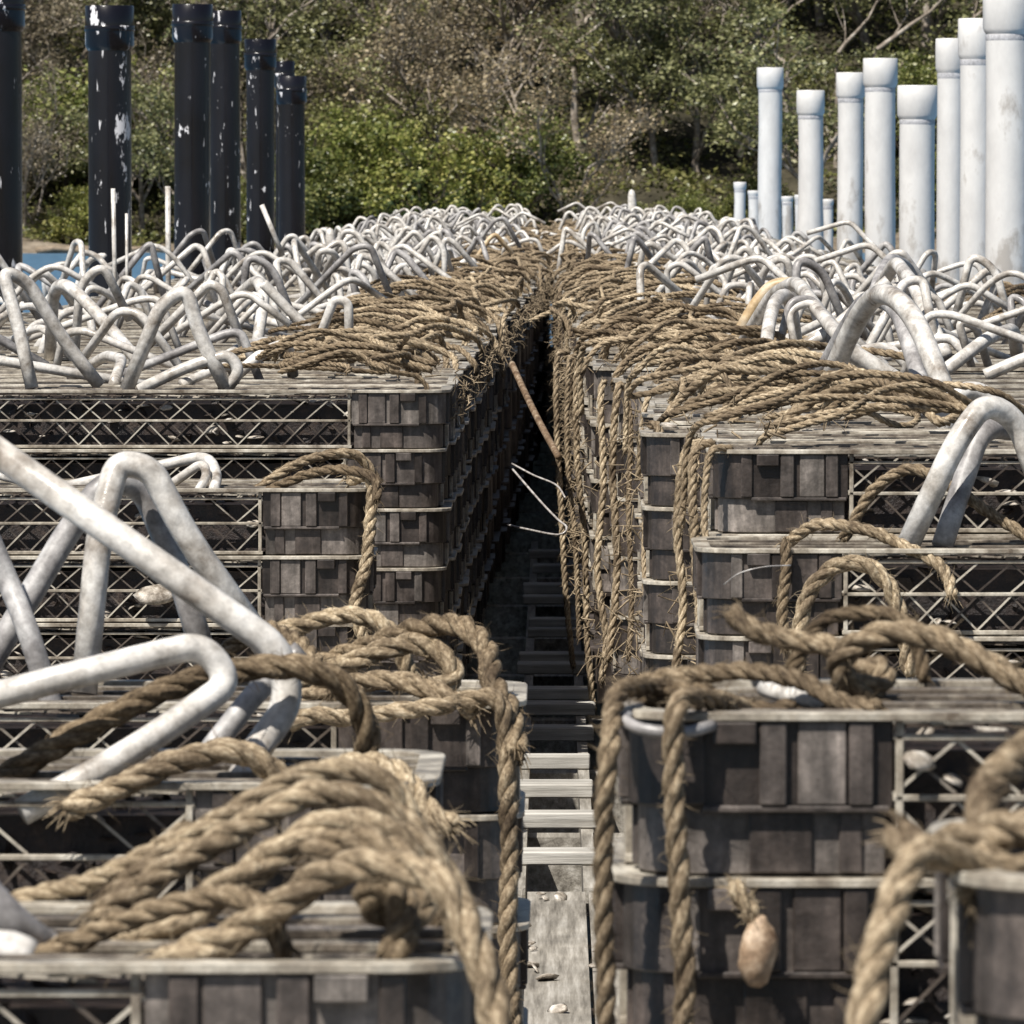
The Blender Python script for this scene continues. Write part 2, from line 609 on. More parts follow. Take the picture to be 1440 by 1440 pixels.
def frame_mb():
    mb = MB()
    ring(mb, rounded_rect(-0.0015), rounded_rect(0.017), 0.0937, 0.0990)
    for y in (0.008, D - 0.008):
        for z, h in ((0.0835, 0.0035), (0.047, 0.004), (0.0035, 0.005)):
            mb.beam((-XI, y, z), (XI, y, z), 0.006, h)
    for x in (-W / 2 + 0.008, W / 2 - 0.008):
        for z, h in ((0.075, 0.010), (0.003, 0.005)):
            mb.beam((x, CD, z), (x, D - CD, z), 0.007, h)
        for k in range(4):
            y = CD + (D - 2 * CD) * (k + 0.5) / 4
            mb.beam((x, y, 0.004), (x, y, 0.0935), 0.006, 0.005, (0, 1, 0))
    # upright stubs framing the mesh window
    for x in (-XI + 0.004, XI - 0.004):
        for y in (0.008, D - 0.008):
            mb.beam((x, y, 0.005), (x, y, 0.0935), 0.005, 0.006, (0, 1, 0))
    return mb


def lattice_mb(rng, ys=None):
    mb = MB()
    n = 24
    st = 2 * XI / n
    for y in ys or (0.0085, D - 0.0085):
        for z0, z1 in ((0.006, 0.045), (0.049, 0.082)):
            for k in range(n):
                x0 = -XI + st * k
                if rng.random() < 0.86:
                    mb.beam((x0, y - 0.0012, z0), (x0 + st, y - 0.0012, z1), 0.0022, 0.0018, (0, 1, 0))
                if rng.random() < 0.86:
                    mb.beam((x0, y + 0.0012, z1), (x0 + st, y + 0.0012, z0), 0.0022, 0.0018, (0, 1, 0))
    return mb


def lid_mb(pitch=0.030, w=0.0026):
    mb = MB()
    x0, x1, y0, y1 = -W / 2 + 0.018, W / 2 - 0.018, 0.018, D - 0.018
    for sgn in (1, -1):
        c = -2.0
        k = 0
        while c < 2.0:
            c += pitch
            # line y = sgn*0.6*x + c clipped to the lid
            pts = []
            for x in (x0, x1):
                y = sgn * 0.6 * x + c
                if y0 <= y <= y1:
                    pts.append((x, y))
            for y in (y0, y1):
                x = (y - c) / (sgn * 0.6)
                if x0 < x < x1:
                    pts.append((x, y))
            if len(pts) == 2 and math.dist(*pts) > 0.02:
                z = 0.0895 + 0.0012 * sgn
                mb.beam((*pts[0], z), (*pts[1], z), w, 0.002)
    return mb


def bars_mb():
    mb = MB()
    for k in range(4):
        y = 0.055 + (D - 0.11) * k / 3
        mb.beam((-W / 2 + 0.016, y, 0.0945), (W / 2 - 0.016, y, 0.0945), 0.014 if k % 2 else 0.008, 0.005)
    return mb


def dark_fill_mb(rng):
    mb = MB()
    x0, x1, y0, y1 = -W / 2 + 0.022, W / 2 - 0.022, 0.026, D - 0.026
    mb.box(x0, x1, y0, y1, 0.004, 0.074)  # solid dark box added to keep the tray interior in shade
    for _ in range(120):                      # rough load showing through the mesh
        x = rng.uniform(x0 + 0.15, x1 - 0.15)
        y = rng.choice((y0, y1)) if rng.random() < 0.6 else rng.uniform(y0, y1)
        z = rng.uniform(0.012, 0.07) if y in (y0, y1) else 0.073
        r = rng.uniform(0.006, 0.014)
        c = Vector((x, y, z))
        a = [c + Vector((rng.uniform(-1, 1), rng.uniform(-1, 1), rng.uniform(-0.7, 0.7))).normalized() * r for _ in range(6)]
        mb.add(a, [(0, 1, 2), (0, 2, 3), (0, 3, 4), (0, 4, 1), (5, 2, 1), (5, 3, 2), (5, 4, 3), (5, 1, 4)])
    return mb


ME = {}
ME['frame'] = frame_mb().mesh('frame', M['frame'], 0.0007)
ME['lattice'] = [[lattice_mb(R, [y]).mesh('side_mesh', M['lattice']) for _ in range(3)] for y in (0.0085, D - 0.0085)]
ME['lid'] = lid_mb().mesh('lid_mesh', M['lattice'])
ME['bars'] = bars_mb().mesh('lid_bars', M['bar'], 0.0007)
ME['dark_fill'] = [dark_fill_mb(R).mesh('dark_fill_box', M['dark_fill']) for _ in range(3)]
ME['corner'] = [corner_mb(sx, sy).mesh('corner_block', M['block'], 0.0009) for sx in (-1, 1) for sy in (-1, 1)]


def make_tray_small():
    """one mesh for the far trays, whose parts cannot be told apart"""
    mb = MB()
    mats = []
    parts = [(frame_mb(), 0), (lattice_mb(R, [0.0085]), 2), (bars_mb(), 3), (dark_fill_mb(R), 4), (lid_mb(0.06, 0.003), 2)] + \
        [(corner_mb(sx, sy), 1) for sx in (-1, 1) for sy in (-1, 1)]
    idx = []
    for p, i in parts:
        mb.add(p.v, p.f)
        idx += [i] * len(p.f)
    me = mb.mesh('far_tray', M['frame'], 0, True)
    for k in ('block', 'lattice', 'bar', 'dark_fill'):
        me.materials.append(M[k])
    me.polygons.foreach_set('material_index', idx)
    return me


ME['far'] = make_tray_small()
mb = MB()
ring(mb, rounded_rect(-0.0015), rounded_rect(0.017), 0.0937, 0.0990)
mb.prism(rounded_rect(0.012), 0.001, 0.0935)
ME['far_low'] = mb.mesh('far_low_tray', M['block'], 0, True)


def place_tray(loc, rz, label, far):
    if far:
        o = link_obj('stacking_tray', ME['far'], None, loc, rz)
    else:
        o = link_obj('stacking_tray', None, None, loc, rz)
        o.empty_display_size = 0.1
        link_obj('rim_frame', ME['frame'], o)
        for ms in ME['lattice']:
            link_obj('side_mesh', R.choice(ms), o)
        link_obj('lid_mesh', ME['lid'], o)
        link_obj('lid_bars', ME['bars'], o)
        link_obj('dark_fill_box', R.choice(ME['dark_fill']), o)
        for m in ME['corner']:
            link_obj('corner_block', m, o)
    tag(o, label, 'tray', 'dark plastic trays stacked in two rows')
    return o


# front distance (planning units), depth of top under the camera, inner edge x, number of trays
LEFT = [(1.36, 0.377, -0.032, 6), (1.935, 0.412, -0.075, 5), (2.51, 0.464, -0.024, 5), (4.21, 0.460, -0.262, 5)]
RIGHT = [(1.13, 0.280, 0.165, 7), (1.70, 0.320, 0.040, 6), (3.22, 0.420, 0.165, 5)]
STEP = 0.1205
ROWS_END = 17.6
y, k = 4.78, 0
while y < ROWS_END:
    x0 = min(-0.014, -0.172 + 0.0034 * k)
    LEFT.append((y, 0.357 - 0.001 * min(k, 10) + R.uniform(-0.006, 0.006), x0 + (R.uniform(-0.010, 0.010) if k > 12 else R.uniform(-0.003, 0.003)), 6))
    y += STEP
    k += 1
y, k = 3.35, 0
while y < ROWS_END:
    if y < 3.8:
        x0 = 0.185 + 0.006 * k
    elif y < 4.68:
        x0 = 0.112 + R.uniform(0, 0.02) if y < 3.9 else 0.128 + R.uniform(0, 0.03)
    elif y < 5.0:
        x0 = 0.098 + R.uniform(0, 0.01)
    else:
        x0 = 0.068 * (1 - min(1, (y - 5.0) / 5)) + 0.012 + R.uniform(-0.010, 0.010)
    RIGHT.append((y, (0.325 if y < 3.8 else 0.340) + R.uniform(-0.006, 0.006), x0, 6))
    y += STEP
    k += 1
N_TRAYS = 300


def ordw(n):
    base = ['', 'first', 'second', 'third', 'fourth', 'fifth', 'sixth', 'seventh', 'eighth', 'ninth', 'tenth', 'eleventh', 'twelfth', 'thirteenth',
            'fourteenth', 'fifteenth', 'sixteenth', 'seventeenth', 'eighteenth', 'nineteenth']
    tens = {2: ('twentieth', 'twenty'), 3: ('thirtieth', 'thirty'), 4: ('fortieth', 'forty'), 5: ('fiftieth', 'fifty'), 6: ('sixtieth', 'sixty'),
            7: ('seventieth', 'seventy'), 8: ('eightieth', 'eighty'), 9: ('ninetieth', 'ninety'), 10: ('hundredth', 'hundred-and')}
    if n < 20:
        return base[n]
    t, u = divmod(n, 10)
    if t > 10:
        return 'hundred-and-%s' % (base[n - 100] if n < 120 else 'twenty-' + base[n - 120])
    return tens[t][0] if u == 0 else tens[t][1] + '-' + base[u]


STACKS = []
deck = MB()
todo = []
for side, rows in (('left', LEFT), ('right', RIGHT)):
    sg = -1 if side == 'left' else 1
    for k, (y, h, x0, n) in enumerate(rows):
        y *= DS
        xc = x0 + sg * W / 2
        top = ZC - h
        STACKS.append((side, sg, k, y, top, x0, n))
        for t in range(n):
            z = top - 0.099 - P * t
            jx, jy = R.uniform(-0.004, 0.004), R.uniform(-0.003, 0.003)
            tier = 'topmost' if t == 0 else ('bottom one' if t == n - 1 else ordw(t + 1) + ' down')
            lab = 'dark weathered plastic tray, %s of the %s stack in the %s row' % (tier, 'nearest' if k == 0 else ordw(k + 1), side)
            # the ones that show largest first
            pri = y + (0 if k < 15 else (2.2 * t if k < 40 else 30 * t))
            todo.append((pri, (xc + jx, y + jy, z), R.uniform(-0.006, 0.006), lab, k, t))
        zb = top - P * n
        for q in range(4):                       # bearers fixed to the deck under each stack
            xx = xc + (q - 1.5) * 0.36
            deck.box(xx - 0.035, xx + 0.035, y + 0.004, y + D - 0.004, DECK + 0.001, zb)
todo.sort(key=lambda q: q[0])
far_trays = []
for i, (_, loc, rz, lab, k, t) in enumerate(todo):
    if i < N_TRAYS:
        place_tray(loc, rz, lab, k > 10)
    else:
        far_trays.append((ME['far'] if t == 0 else ME['far_low'], loc, rz))

# ---------------------------------------------------------------- the deck
x = -1.34
while x < 1.36:
    w = R.uniform(0.135, 0.155)
    if abs(x + w / 2 - 0.03) > 0.17:
        deck.box(x, x + w - 0.006, 0.2, ROWS_END * DS + 0.5, DECK - 0.03, DECK + R.uniform(-0.001, 0.001))
    x += w
# centre boards under the aisle, in lengths
for xa, xb in ((-0.165, -0.118), (-0.112, -0.040), (-0.033, 0.048), (0.053, 0.118), (0.124, 0.20)):
    y = 0.2
    while y < 9.9:
        L = R.uniform(1.6, 2.6)
        deck.box(xa, xb, y, min(y + L - 0.005, 9.95), DECK - 0.03, DECK + R.uniform(-0.004, 0.003))
        y += L
for yy in np.arange(0.3, ROWS_END * DS + 0.5, 1.2):
    deck.box(-1.36, 1.40, yy, yy + 0.08, DECK - 0.16, DECK - 0.032)


for xx in (-0.045, 0.055):                       # stringers carrying the aisle slats
    deck.box(xx - 0.009, xx + 0.009, 9.96, 19.5, DECK - 0.06, DECK + 0.003)
o = link_obj('deck', deck.mesh('deck', M['deck'], 0, True))
tag(o, kind='structure')
gap_dark = MB()  # black boxes added under the deck so the aisle gap reads dark
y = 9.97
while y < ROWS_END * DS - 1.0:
    gap_dark.box(-0.9, 0.9, y, y + 1.15, -0.12, DECK - 0.20)
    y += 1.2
o = link_obj('aisle_gap_darkener', gap_dark.mesh('aisle_gap_darkener', M['dark_fill'], 0.02))
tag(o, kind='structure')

# slats bridging the aisle beyond the last centre boards
deck_y = [10.28, 10.86, 11.40, 11.95, 12.55, 13.15, 13.55, 14.25, 14.6, 15.4, 15.75, 16.6, 17.0, 17.9, 18.6]
for k, y in enumerate(deck_y):
    mb = MB()
    t = R.uniform(0.016, 0.024)
    mb.box(-0.058 + R.uniform(-.012, .012), 0.075 + R.uniform(-.012, .012), 0, R.uniform(0.06, 0.11), 0, t)
    o = link_obj('walkway_slat', mb.mesh('walkway_slat', M['slat'], 0.002), None, (0.0, y, DECK + 0.004), R.uniform(-0.02, 0.02))
    tag(o, 'narrow timber slat bridging the dark aisle, %s one counting away from the boards' % ordw(k + 1), 'slat', 'timber slats across the aisle')

# ---------------------------------------------------------------- ropes
ROPE_GROUP = 'tan ropes tied to the tray stacks'


def rope(pix, dia, label, fuzz=None, name='rope', step=0.0045):
    """pix: list of (px, py, distance)"""
    pts = [at(*p) for p in pix]
    L = sum((pts[i + 1] - pts[i]).length for i in range(len(pts) - 1))
    f = int(L * 420) if fuzz is None else fuzz
    me = rope_mb(pts, dia, step, 8, f).mesh(name, M['rope'])
    return tag(centred(link_obj(name, me)), label, 'rope', ROPE_GROUP)


def arc_depth(xy, d0, d1):
    n = len(xy) - 1
    return [(x, y, d0 + (d1 - d0) * i / n) for i, (x, y) in enumerate(xy)]


# nearest two left stacks
rope(arc_depth([(-60, 1130), (60, 1060), (150, 1010), (240, 966), (320, 946), (400, 938), (460, 950), (500, 985), (518, 1040), (505, 1095)], 1.97, 2.0),
     0.0185, 'long tan rope rising from the left edge and bending down over the second left stack')
rope(arc_depth([(90, 1140), (200, 1092), (260, 1068), (330, 1055), (385, 1085), (400, 1110)], 1.93, 1.94),
     0.018, 'short tan rope arching just under the long bent rope')
rope(arc_depth([(150, 1262), (260, 1182), (330, 1142), (400, 1100), (470, 1083), (540, 1098), (575, 1140), (590, 1200)], 1.475, 1.48),
     0.0125, 'highest rope of the slanting bundle on the nearest left stack')
rope(arc_depth([(130, 1295), (210, 1240), (290, 1192), (380, 1142), (440, 1118), (520, 1128), (590, 1175), (630, 1250), (620, 1300)], 1.44, 1.45),
     0.0150, 'second highest rope of the slanting bundle, its end curling down')
rope(arc_depth([(110, 1365), (200, 1322), (300, 1262), (400, 1196), (470, 1160), (550, 1172), (610, 1215), (645, 1275), (650, 1340)], 1.41, 1.42),
     0.0175, 'thickest rope of the slanting bundle on the nearest left stack')
rope(arc_depth([(225, 1356), (330, 1312), (400, 1270), (470, 1226), (560, 1218), (625, 1245), (662, 1320), (690, 1400), (705, 1480)], 1.38, 1.345),
     0.0170, 'lowest slanting rope, falling over the corner of the nearest left stack')
rope(arc_depth([(430, 1200), (500, 1185), (560, 1205), (590, 1245), (585, 1290), (545, 1285), (520, 1262), (548, 1240), (570, 1290), (548, 1352)], 1.40, 1.37),
     0.017, 'knotted rope end on the inner corner of the nearest left stack')
rope(arc_depth([(380, 1120), (450, 1090), (520, 1075), (570, 1095), (600, 1140), (640, 1165)], 1.96, 1.93),
     0.018, 'rope behind the slanting bundle at the corner of the second left stack')
rope(arc_depth([(420, 945), (520, 908), (600, 882), (650, 880), (684, 915), (692, 960), (718, 1000), (728, 1060)], 2.60, 2.495),
     0.021, 'rope looping over the inner corner of the third left stack into the aisle')
rope(arc_depth([(400, 962), (470, 940), (560, 908), (615, 915), (640, 950), (610, 970), (590, 960)], 2.58, 2.55),
     0.020, 'curled rope beside the looping rope on the third left stack')
rope(arc_depth([(405, 990), (480, 964), (560, 958), (640, 985), (668, 1000)], 2.54, 2.505),
     0.019, 'rope lying along the front rim of the third left stack')
rope(arc_depth([(405, 1020), (440, 1005), (500, 1010), (560, 1000), (640, 990)], 2.496, 2.494),
     0.016, 'thin rope pressed against the front of the third left stack')
rope(arc_depth([(300, 960), (330, 905), (420, 880), (470, 866), (520, 870), (560, 900), (575, 950)], 2.61, 2.60),
     0.017, 'high arched rope at the back of the third left stack')
rope(arc_depth([(370, 880), (420, 905), (450, 940), (470, 980)], 2.60, 2.53),
     0.017, 'short rope slanting beneath the crossing white pipes')
rope(arc_depth([(645, 985), (700, 985), (712, 1060), (716, 1200), (714, 1330), (722, 1480)], 2.505, 2.49),
     0.017, 'dark hanging rope at the aisle end of the third left stack')
rope(arc_depth([(360, 690), (400, 662), (450, 642), (500, 640), (530, 675)], 4.27, 4.30),
     0.016, 'upper rope on the low stack left of the tall corner blocks')
rope(arc_depth([(375, 690), (430, 668), (480, 660), (525, 672), (530, 705)], 4.24, 4.20),
     0.015, 'lower rope on the low stack left of the tall corner blocks')
rope(arc_depth([(488, 675), (520, 672), (522, 720), (515, 790), (500, 850), (510, 900)], 4.22, 4.20),
     0.019, 'frayed rope hanging down left of the tall corner blocks')
rope(arc_depth([(40, 1350), (120, 1318), (190, 1290), (260, 1268), (330, 1262), (380, 1290), (400, 1345)], 1.40, 1.375),
     0.012, 'thin rope lying flat in front of the slanting bundle')
rope(arc_depth([(-40, 1285), (40, 1262), (130, 1238), (210, 1200), (270, 1160)], 1.48, 1.48),
     0.011, 'thin rope coming in from the left edge behind the slanting bundle')
# right hand near stacks
rope([(1000, 975, 1.76), (930, 968, 1.74), (872, 975, 1.71), (857, 1050, 1.69), (848, 1200, 1.69), (850, 1330, 1.69), (852, 1480, 1.69)],
     0.0125, 'long straight rope hanging into the aisle from the second right stack')
rope([(1060, 1003, 1.74), (1000, 985, 1.71), (952, 992, 1.692), (948, 1100, 1.69), (955, 1250, 1.69), (963, 1380, 1.69), (955, 1480, 1.69)],
     0.0135, 'rope hanging down the front corner blocks of the second right stack')
rope(arc_depth([(868, 968), (950, 951), (1050, 944), (1120, 955), (1180, 985), (1240, 998)], 1.76, 1.72),
     0.012, 'rope arching low along the front rim of the second right stack')
rope(arc_depth([(900, 985), (960, 972), (1010, 985), (1070, 1000), (1120, 996)], 1.74, 1.73),
     0.013, 'short rope lying in front of the arching rope on the second right stack')
rope(arc_depth([(1180, 965), (1205, 945), (1240, 940), (1235, 965), (1195, 962), (1180, 930), (1220, 898), (1280, 890), (1340, 906), (1400, 940), (1480, 985)], 1.78, 1.74),
     0.0165, 'thick knotted rope curving to the right edge on the second right stack')
rope(arc_depth([(1110, 945), (1150, 880), (1200, 862), (1260, 868), (1290, 905), (1300, 960)], 1.81, 1.80),
     0.010, 'thin bent rope just behind the thick knotted rope')
rope(arc_depth([(1028, 858), (1050, 880), (1090, 895), (1130, 903), (1180, 915), (1190, 955)], 1.80, 1.79),
     0.0145, 'frayed stiff rope end pointing up left behind the arching rope')
rope(arc_depth([(1120, 955), (1125, 880), (1140, 830), (1180, 795), (1228, 800), (1262, 850), (1280, 950)], 3.19, 3.19),
     0.019, 'arched rope hanging before the mesh of the third right stack')
rope(arc_depth([(1102, 766), (1150, 738), (1220, 746), (1280, 772), (1325, 798), (1340, 840)], 3.25, 3.21),
     0.0145, 'rope resting on the front rim of the third right stack')
rope(arc_depth([(1104, 762), (1106, 800), (1100, 850), (1104, 915)], 3.215, 3.21),
     0.0135, 'short rope hanging down the corner block of the third right stack')
rope(arc_depth([(1185, 760), (1230, 688), (1280, 660), (1330, 680), (1390, 720), (1460, 765)], 3.30, 3.27),
     0.014, 'arched rope above the mesh lid of the third right stack')
rope(arc_depth([(1480, 1030), (1420, 1075), (1385, 1130), (1395, 1190), (1370, 1260)], 1.22, 1.15),
     0.0165, 'blurred rope climbing the right edge behind the nearest right stack')
rope(arc_depth([(1255, 1172), (1300, 1196), (1360, 1180), (1420, 1165), (1500, 1168)], 1.18, 1.16),
     0.017, 'thick pale rope across the top of the nearest right stack')
rope(arc_depth([(1500, 1215), (1400, 1225), (1340, 1205), (1290, 1205), (1262, 1260), (1240, 1320), (1222, 1390), (1210, 1480)], 1.16, 1.115),
     0.0145, 'thick rope falling down the inner corner of the nearest right stack')
# the hanging ropes along the inner ends of the right row
HANG = [([(915, 598), (925, 605), (930, 700), (922, 820), (928, 945), (925, 1010)], 3.87, 0.019, 'first rope left of the pair beside the stacked grey corner blocks'),
        ([(985, 620), (962, 640), (955, 740), (960, 850), (950, 950)], 3.40, 0.016, 'left one of the pair beside the stacked grey corner blocks'),
        ([(1005, 622), (975, 640), (978, 760), (985, 860), (988, 960)], 3.36, 0.018, 'right one of the pair beside the stacked grey corner blocks'),
        ([(1030, 630), (1000, 640), (993, 740), (1002, 780), (985, 840)], 3.335, 0.014, 'shortest one, lying on the stacked grey corner blocks'),
        ([(880, 545), (868, 550), (862, 660), (866, 800), (858, 930)], 4.74, 0.020, 'thickest and straightest one in the middle of the right row end'),
        ([(850, 535), (846, 560), (850, 680), (842, 800), (850, 900), (846, 960)], 4.82, 0.019, 'fuzzy one just left of the thickest hanging rope'),
        ([(830, 505), (815, 520), (812, 640), (822, 760), (826, 900), (836, 1000)], 5.3, 0.019, 'third from the left, reaching lowest into the dark aisle'),
        ([(812, 500), (800, 515), (798, 640), (806, 760), (812, 900)], 5.4, 0.015, 'second from the left, thin, in the dark aisle'),
        ([(800, 495), (786, 505), (784, 600), (790, 720), (796, 830), (806, 940)], 5.6, 0.018, 'leftmost one, at the edge of the black gap'),
        ([(880, 548), (886, 600), (882, 720), (890, 840), (886, 930)], 4.735, 0.014, 'thin one just right of the thickest hanging rope'),
        ([(945, 612), (940, 660), (944, 760), (936, 860), (940, 950)], 3.87, 0.014, 'thin one between the single rope and the pair'),
        ([(905, 602), (908, 660), (903, 760), (908, 840)], 3.875, 0.011, 'thin short one hanging left of the single rope')]
for xy, d, dia, pos in HANG:
    rope(arc_depth([(px + R.uniform(-3, 3), py) for px, py in xy], d + 0.02, d - 0.005), dia * 0.66, 'hanging rope, ' + pos, name='hanging_rope', fuzz=90)

# loose ropes heaped along the aisle edges of the rows
PROTO = []
for i in range(26):
    r = random.Random(100 + i)
    L = r.uniform(0.12, 0.28) if i % 4 else r.uniform(0.26, 0.40)
    hang = r.choice((0.0, 0.0, 0.015, 0.04, 0.12))
    pts = []
    if hang:
        pts += [(-0.022 - r.uniform(0, .012), r.uniform(-.02, .02), -hang), (-0.02, 0, -0.01)]
    n = 5
    up = r.uniform(0.004, 0.055)
    pk = r.uniform(0.6, 1.6)
    yy = 0
    for k in range(n + 1):
        t = k / n
        yy += r.uniform(-0.065, 0.065)
        pts.append((0.01 + L * t, yy, 0.010 + up * math.sin(math.pi * t ** pk) + r.uniform(0, 0.012)))
    if r.random() < 0.5:    # bends back towards the aisle
        sgn = r.choice((-1, 1))
        pts.append((L * 0.9, yy + sgn * 0.06, 0.025))
        pts.append((L * r.uniform(0.3, 0.6), yy + sgn * 0.05, 0.018 + r.uniform(0, 0.04)))
        pts.append((L * r.uniform(0.0, 0.3), yy + sgn * 0.03, 0.012))
    PROTO.append(rope_mb(pts, r.uniform(0.0095, 0.0145), 0.008, 5, 14, r).mesh('rope', M['rope']))


def place_copy(me, name, loc, rz, label, cat, group):
    o = link_obj(name, me, None, loc, rz)
    return tag(o, label, cat, group)


def join_copies(items, name, mats, label, cat):
    """items: (mesh, location, rz); one stuff object, many materials allowed"""
    vs, ls, lt, mi, sm, off = [], [], [], [], [], 0
    for me, loc, rz in items:
        n = len(me.vertices)
        co = np.empty(n * 3, dtype=np.float32)
        me.vertices.foreach_get('co', co)
        co = co.reshape(-1, 3)
        c, s_ = math.cos(rz), math.sin(rz)
        rot = np.array([[c, -s_, 0], [s_, c, 0], [0, 0, 1]], dtype=np.float32)
        vs.append(co @ rot.T + np.array(loc, dtype=np.float32))
        li = np.empty(len(me.loops), dtype=np.int32)
        me.loops.foreach_get('vertex_index', li)
        ls.append(li + off)
        t = np.empty(len(me.polygons), dtype=np.int32)
        me.polygons.foreach_get('loop_total', t)
        lt.append(t)
        q = np.empty(len(me.polygons), dtype=np.int32)
        me.polygons.foreach_get('material_index', q)
        rem = np.array([mats.index(m) for m in me.materials], dtype=np.int32)
        mi.append(rem[q])
        b = np.empty(len(me.polygons), dtype=bool)
        me.polygons.foreach_get('use_smooth', b)
        sm.append(b)
        off += n
    vs, ls, lt, mi, sm = [np.concatenate(a) for a in (vs, ls, lt, mi, sm)]
    me = bpy.data.meshes.new(name)
    me.vertices.add(len(vs))
    me.vertices.foreach_set('co', vs.ravel())
    me.loops.add(len(ls))
    me.loops.foreach_set('vertex_index', ls)
    me.polygons.add(len(lt))
    me.polygons.foreach_set('loop_start', np.concatenate(([0], np.cumsum(lt)[:-1])).astype(np.int32))
    me.polygons.foreach_set('loop_total', lt)
    me.uv_layers.new(name='UVMap')
    for m in mats:
        me.materials.append(m)
    me.polygons.foreach_set('material_index', mi)
    me.polygons.foreach_set('use_smooth', sm)
    me.update(calc_edges=True)
    me.validate()
    o = link_obj(name, me)
    return tag(o, label, cat, None, 'stuff')


FIRST = {'left': 4, 'right': 3}
stuff_ropes = []
n_ropes = len([o for o in COL.objects if o.get('category') == 'rope'])
for side, sg, k, y, top, x0, n in sorted(STACKS, key=lambda q: q[3]):
    if k < FIRST[side]:
        continue
    m = 2 if y < 11.8 else 3
    for q in range(m):
        rz = (0 if sg > 0 else math.pi) + R.gauss(0, 0.7)
        me = R.choice(PROTO)
        far = max(0.0, min(1.0, (y - 20) / 15))
        loc = (x0 + sg * (R.uniform(0.0, 0.13) - 0.02 * far), y + D * (q + R.uniform(0.1, 0.9)) / m, top + R.uniform(0.0, 0.022) + 0.004 * (q % 3))
        if n_ropes >= 285:
            stuff_ropes.append((me, loc, rz))
            continue
        n_ropes += 1
        where = 'front' if q < m / 2 else 'back'
        place_copy(me, 'rope', loc, rz, 'loose rope on the aisle edge, %s half of the %s %s stack' % (where, ordw(k + 1), side), 'rope',
                   'loose ropes on the %s half of the %s %s stack' % (where, ordw(k + 1), side))
join_copies(stuff_ropes, 'rope_tangle', [M['rope']], 'tangled tan ropes along the far aisle edges of both rows', 'rope tangle')
join_copies(far_trays, 'far_tray_mass', [M[q] for q in ('frame', 'block', 'lattice', 'bar', 'dark_fill')], 'mass of stacked trays at the far end of both rows', 'tray mass')

# loose fibres and scraps frayed off the ropes
mb = MB()
rf = random.Random(77)
for side, sg, k, y, top, x0, n in STACKS:
    if k < FIRST[side] or y > 26:
        continue
    for _ in range(30 if side == 'right' else 12):
        u = rf.random()
        if u < 0.22:
            p = Vector((x0 + sg * rf.uniform(-0.03, 0.2), y + rf.uniform(0, D), top + rf.uniform(0.005, 0.045)))
        else:
            p = Vector((x0 - sg * rf.uniform(0.004, 0.03), y + rf.uniform(0, D), top - rf.uniform(0, 0.5 if side == 'right' else 0.05)))
        L = rf.uniform(0.008, 0.035)
        d1 = Vector((rf.uniform(-1, 1), rf.uniform(-1, 0.6), rf.uniform(-1.2, 0.6))).normalized() * L
        d2 = Vector((rf.uniform(-1, 1), rf.uniform(-1, 1), rf.uniform(-1.2, 0.4))).normalized() * L * 0.8
        r0 = rf.uniform(0.0006, 0.0016)
        mb.tube([p, p + d1 * 0.5, p + d1, p + d1 + d2], [r0, r0, r0 * 0.8, r0 * 0.3], 4, False)
tag(link_obj('rope_fibres', mb.mesh('rope_fibres', M['rope'])), 'loose fibres frayed off the ropes along the aisle edges', 'rope fibres', None, 'stuff')

# ropes on the outer end of the right row, beside the white pipes
outer = [q for q in STACKS if q[0] == 'right' and 13.0 < q[3] < 20]
for q, (side, sg, k, y, top, x0, n) in enumerate(outer):
    if q % 2 == 0:
        place_copy(R.choice(PROTO), 'rope', (x0 + W - R.uniform(0, 0.05), y + D * R.uniform(.2, .8), top + 0.012), math.pi + R.uniform(-.6, .6),
                   'loose rope on the outer end of the %s right stack, beside the white pipes' % ordw(k + 1), 'rope', 'loose ropes beside the white pipes')

# ---------------------------------------------------------------- white pipe hoops
HG = 'white bent pipe hoops standing on the trays'


def hoop_px(pix, dia, label, mat='hoop', fil=None):
    pts = [at(*p) for p in pix]
    line = catmull(pts, 0.006) if fil is None else fillet(pts, fil, 8)
    mb = MB()
    mb.tube(line, dia / 2, 14)
    o = centred(link_obj('pipe_hoop', mb.mesh('pipe_hoop', M[mat])))
    return tag(o, label, 'pipe hoop', HG)


def hoop_row(xy, h, dia, label, mat='hoop', fil=0.04, both=True):
    """feet stand on the row's top: distance found from the height of the feet in the photo"""
    d0 = max(4.82 if h > 0.345 else 3.37, 4000 * h / (xy[0][1] - VPY))
    d1 = max(4.82 if h > 0.345 else 3.37, 4000 * h / (xy[-1][1] - VPY)) if both else d0
    return hoop_px(arc_depth(xy, d0, d1), dia, label, mat, fil)


hoop_px([(-70, 590, 2.0), (395, 915, 2.0), (408, 990, 2.0), (355, 1062, 1.99), (335, 1105, 1.98)], 0.0215, 'long grey white pipe slanting down from the left edge, bent at its foot', 'hoop', fil=0.04)
hoop_px([(118, 975, 2.56), (140, 745, 2.57), (165, 650, 2.58), (212, 658, 2.58), (262, 755, 2.58), (410, 960, 2.59)], 0.0245, 'tall white pipe hoop behind the long slanting pipe at left', fil=0.075)
hoop_px([(-45, 985, 2.58), (20, 875, 2.58), (100, 740, 2.59), (150, 675, 2.59), (200, 684, 2.60), (250, 800, 2.60), (300, 965, 2.60)], 0.0235, 'wide grey pipe hoop behind the tall white hoop at left', 'hoop_grey', fil=0.075)
hoop_px([(-60, 992, 1.96), (120, 945, 1.96), (285, 905, 1.97), (325, 960, 1.97), (190, 1055, 1.95), (30, 1142, 1.94)], 0.0195, 'low white pipe folded back on itself before the tall hoops at left', fil=0.05)
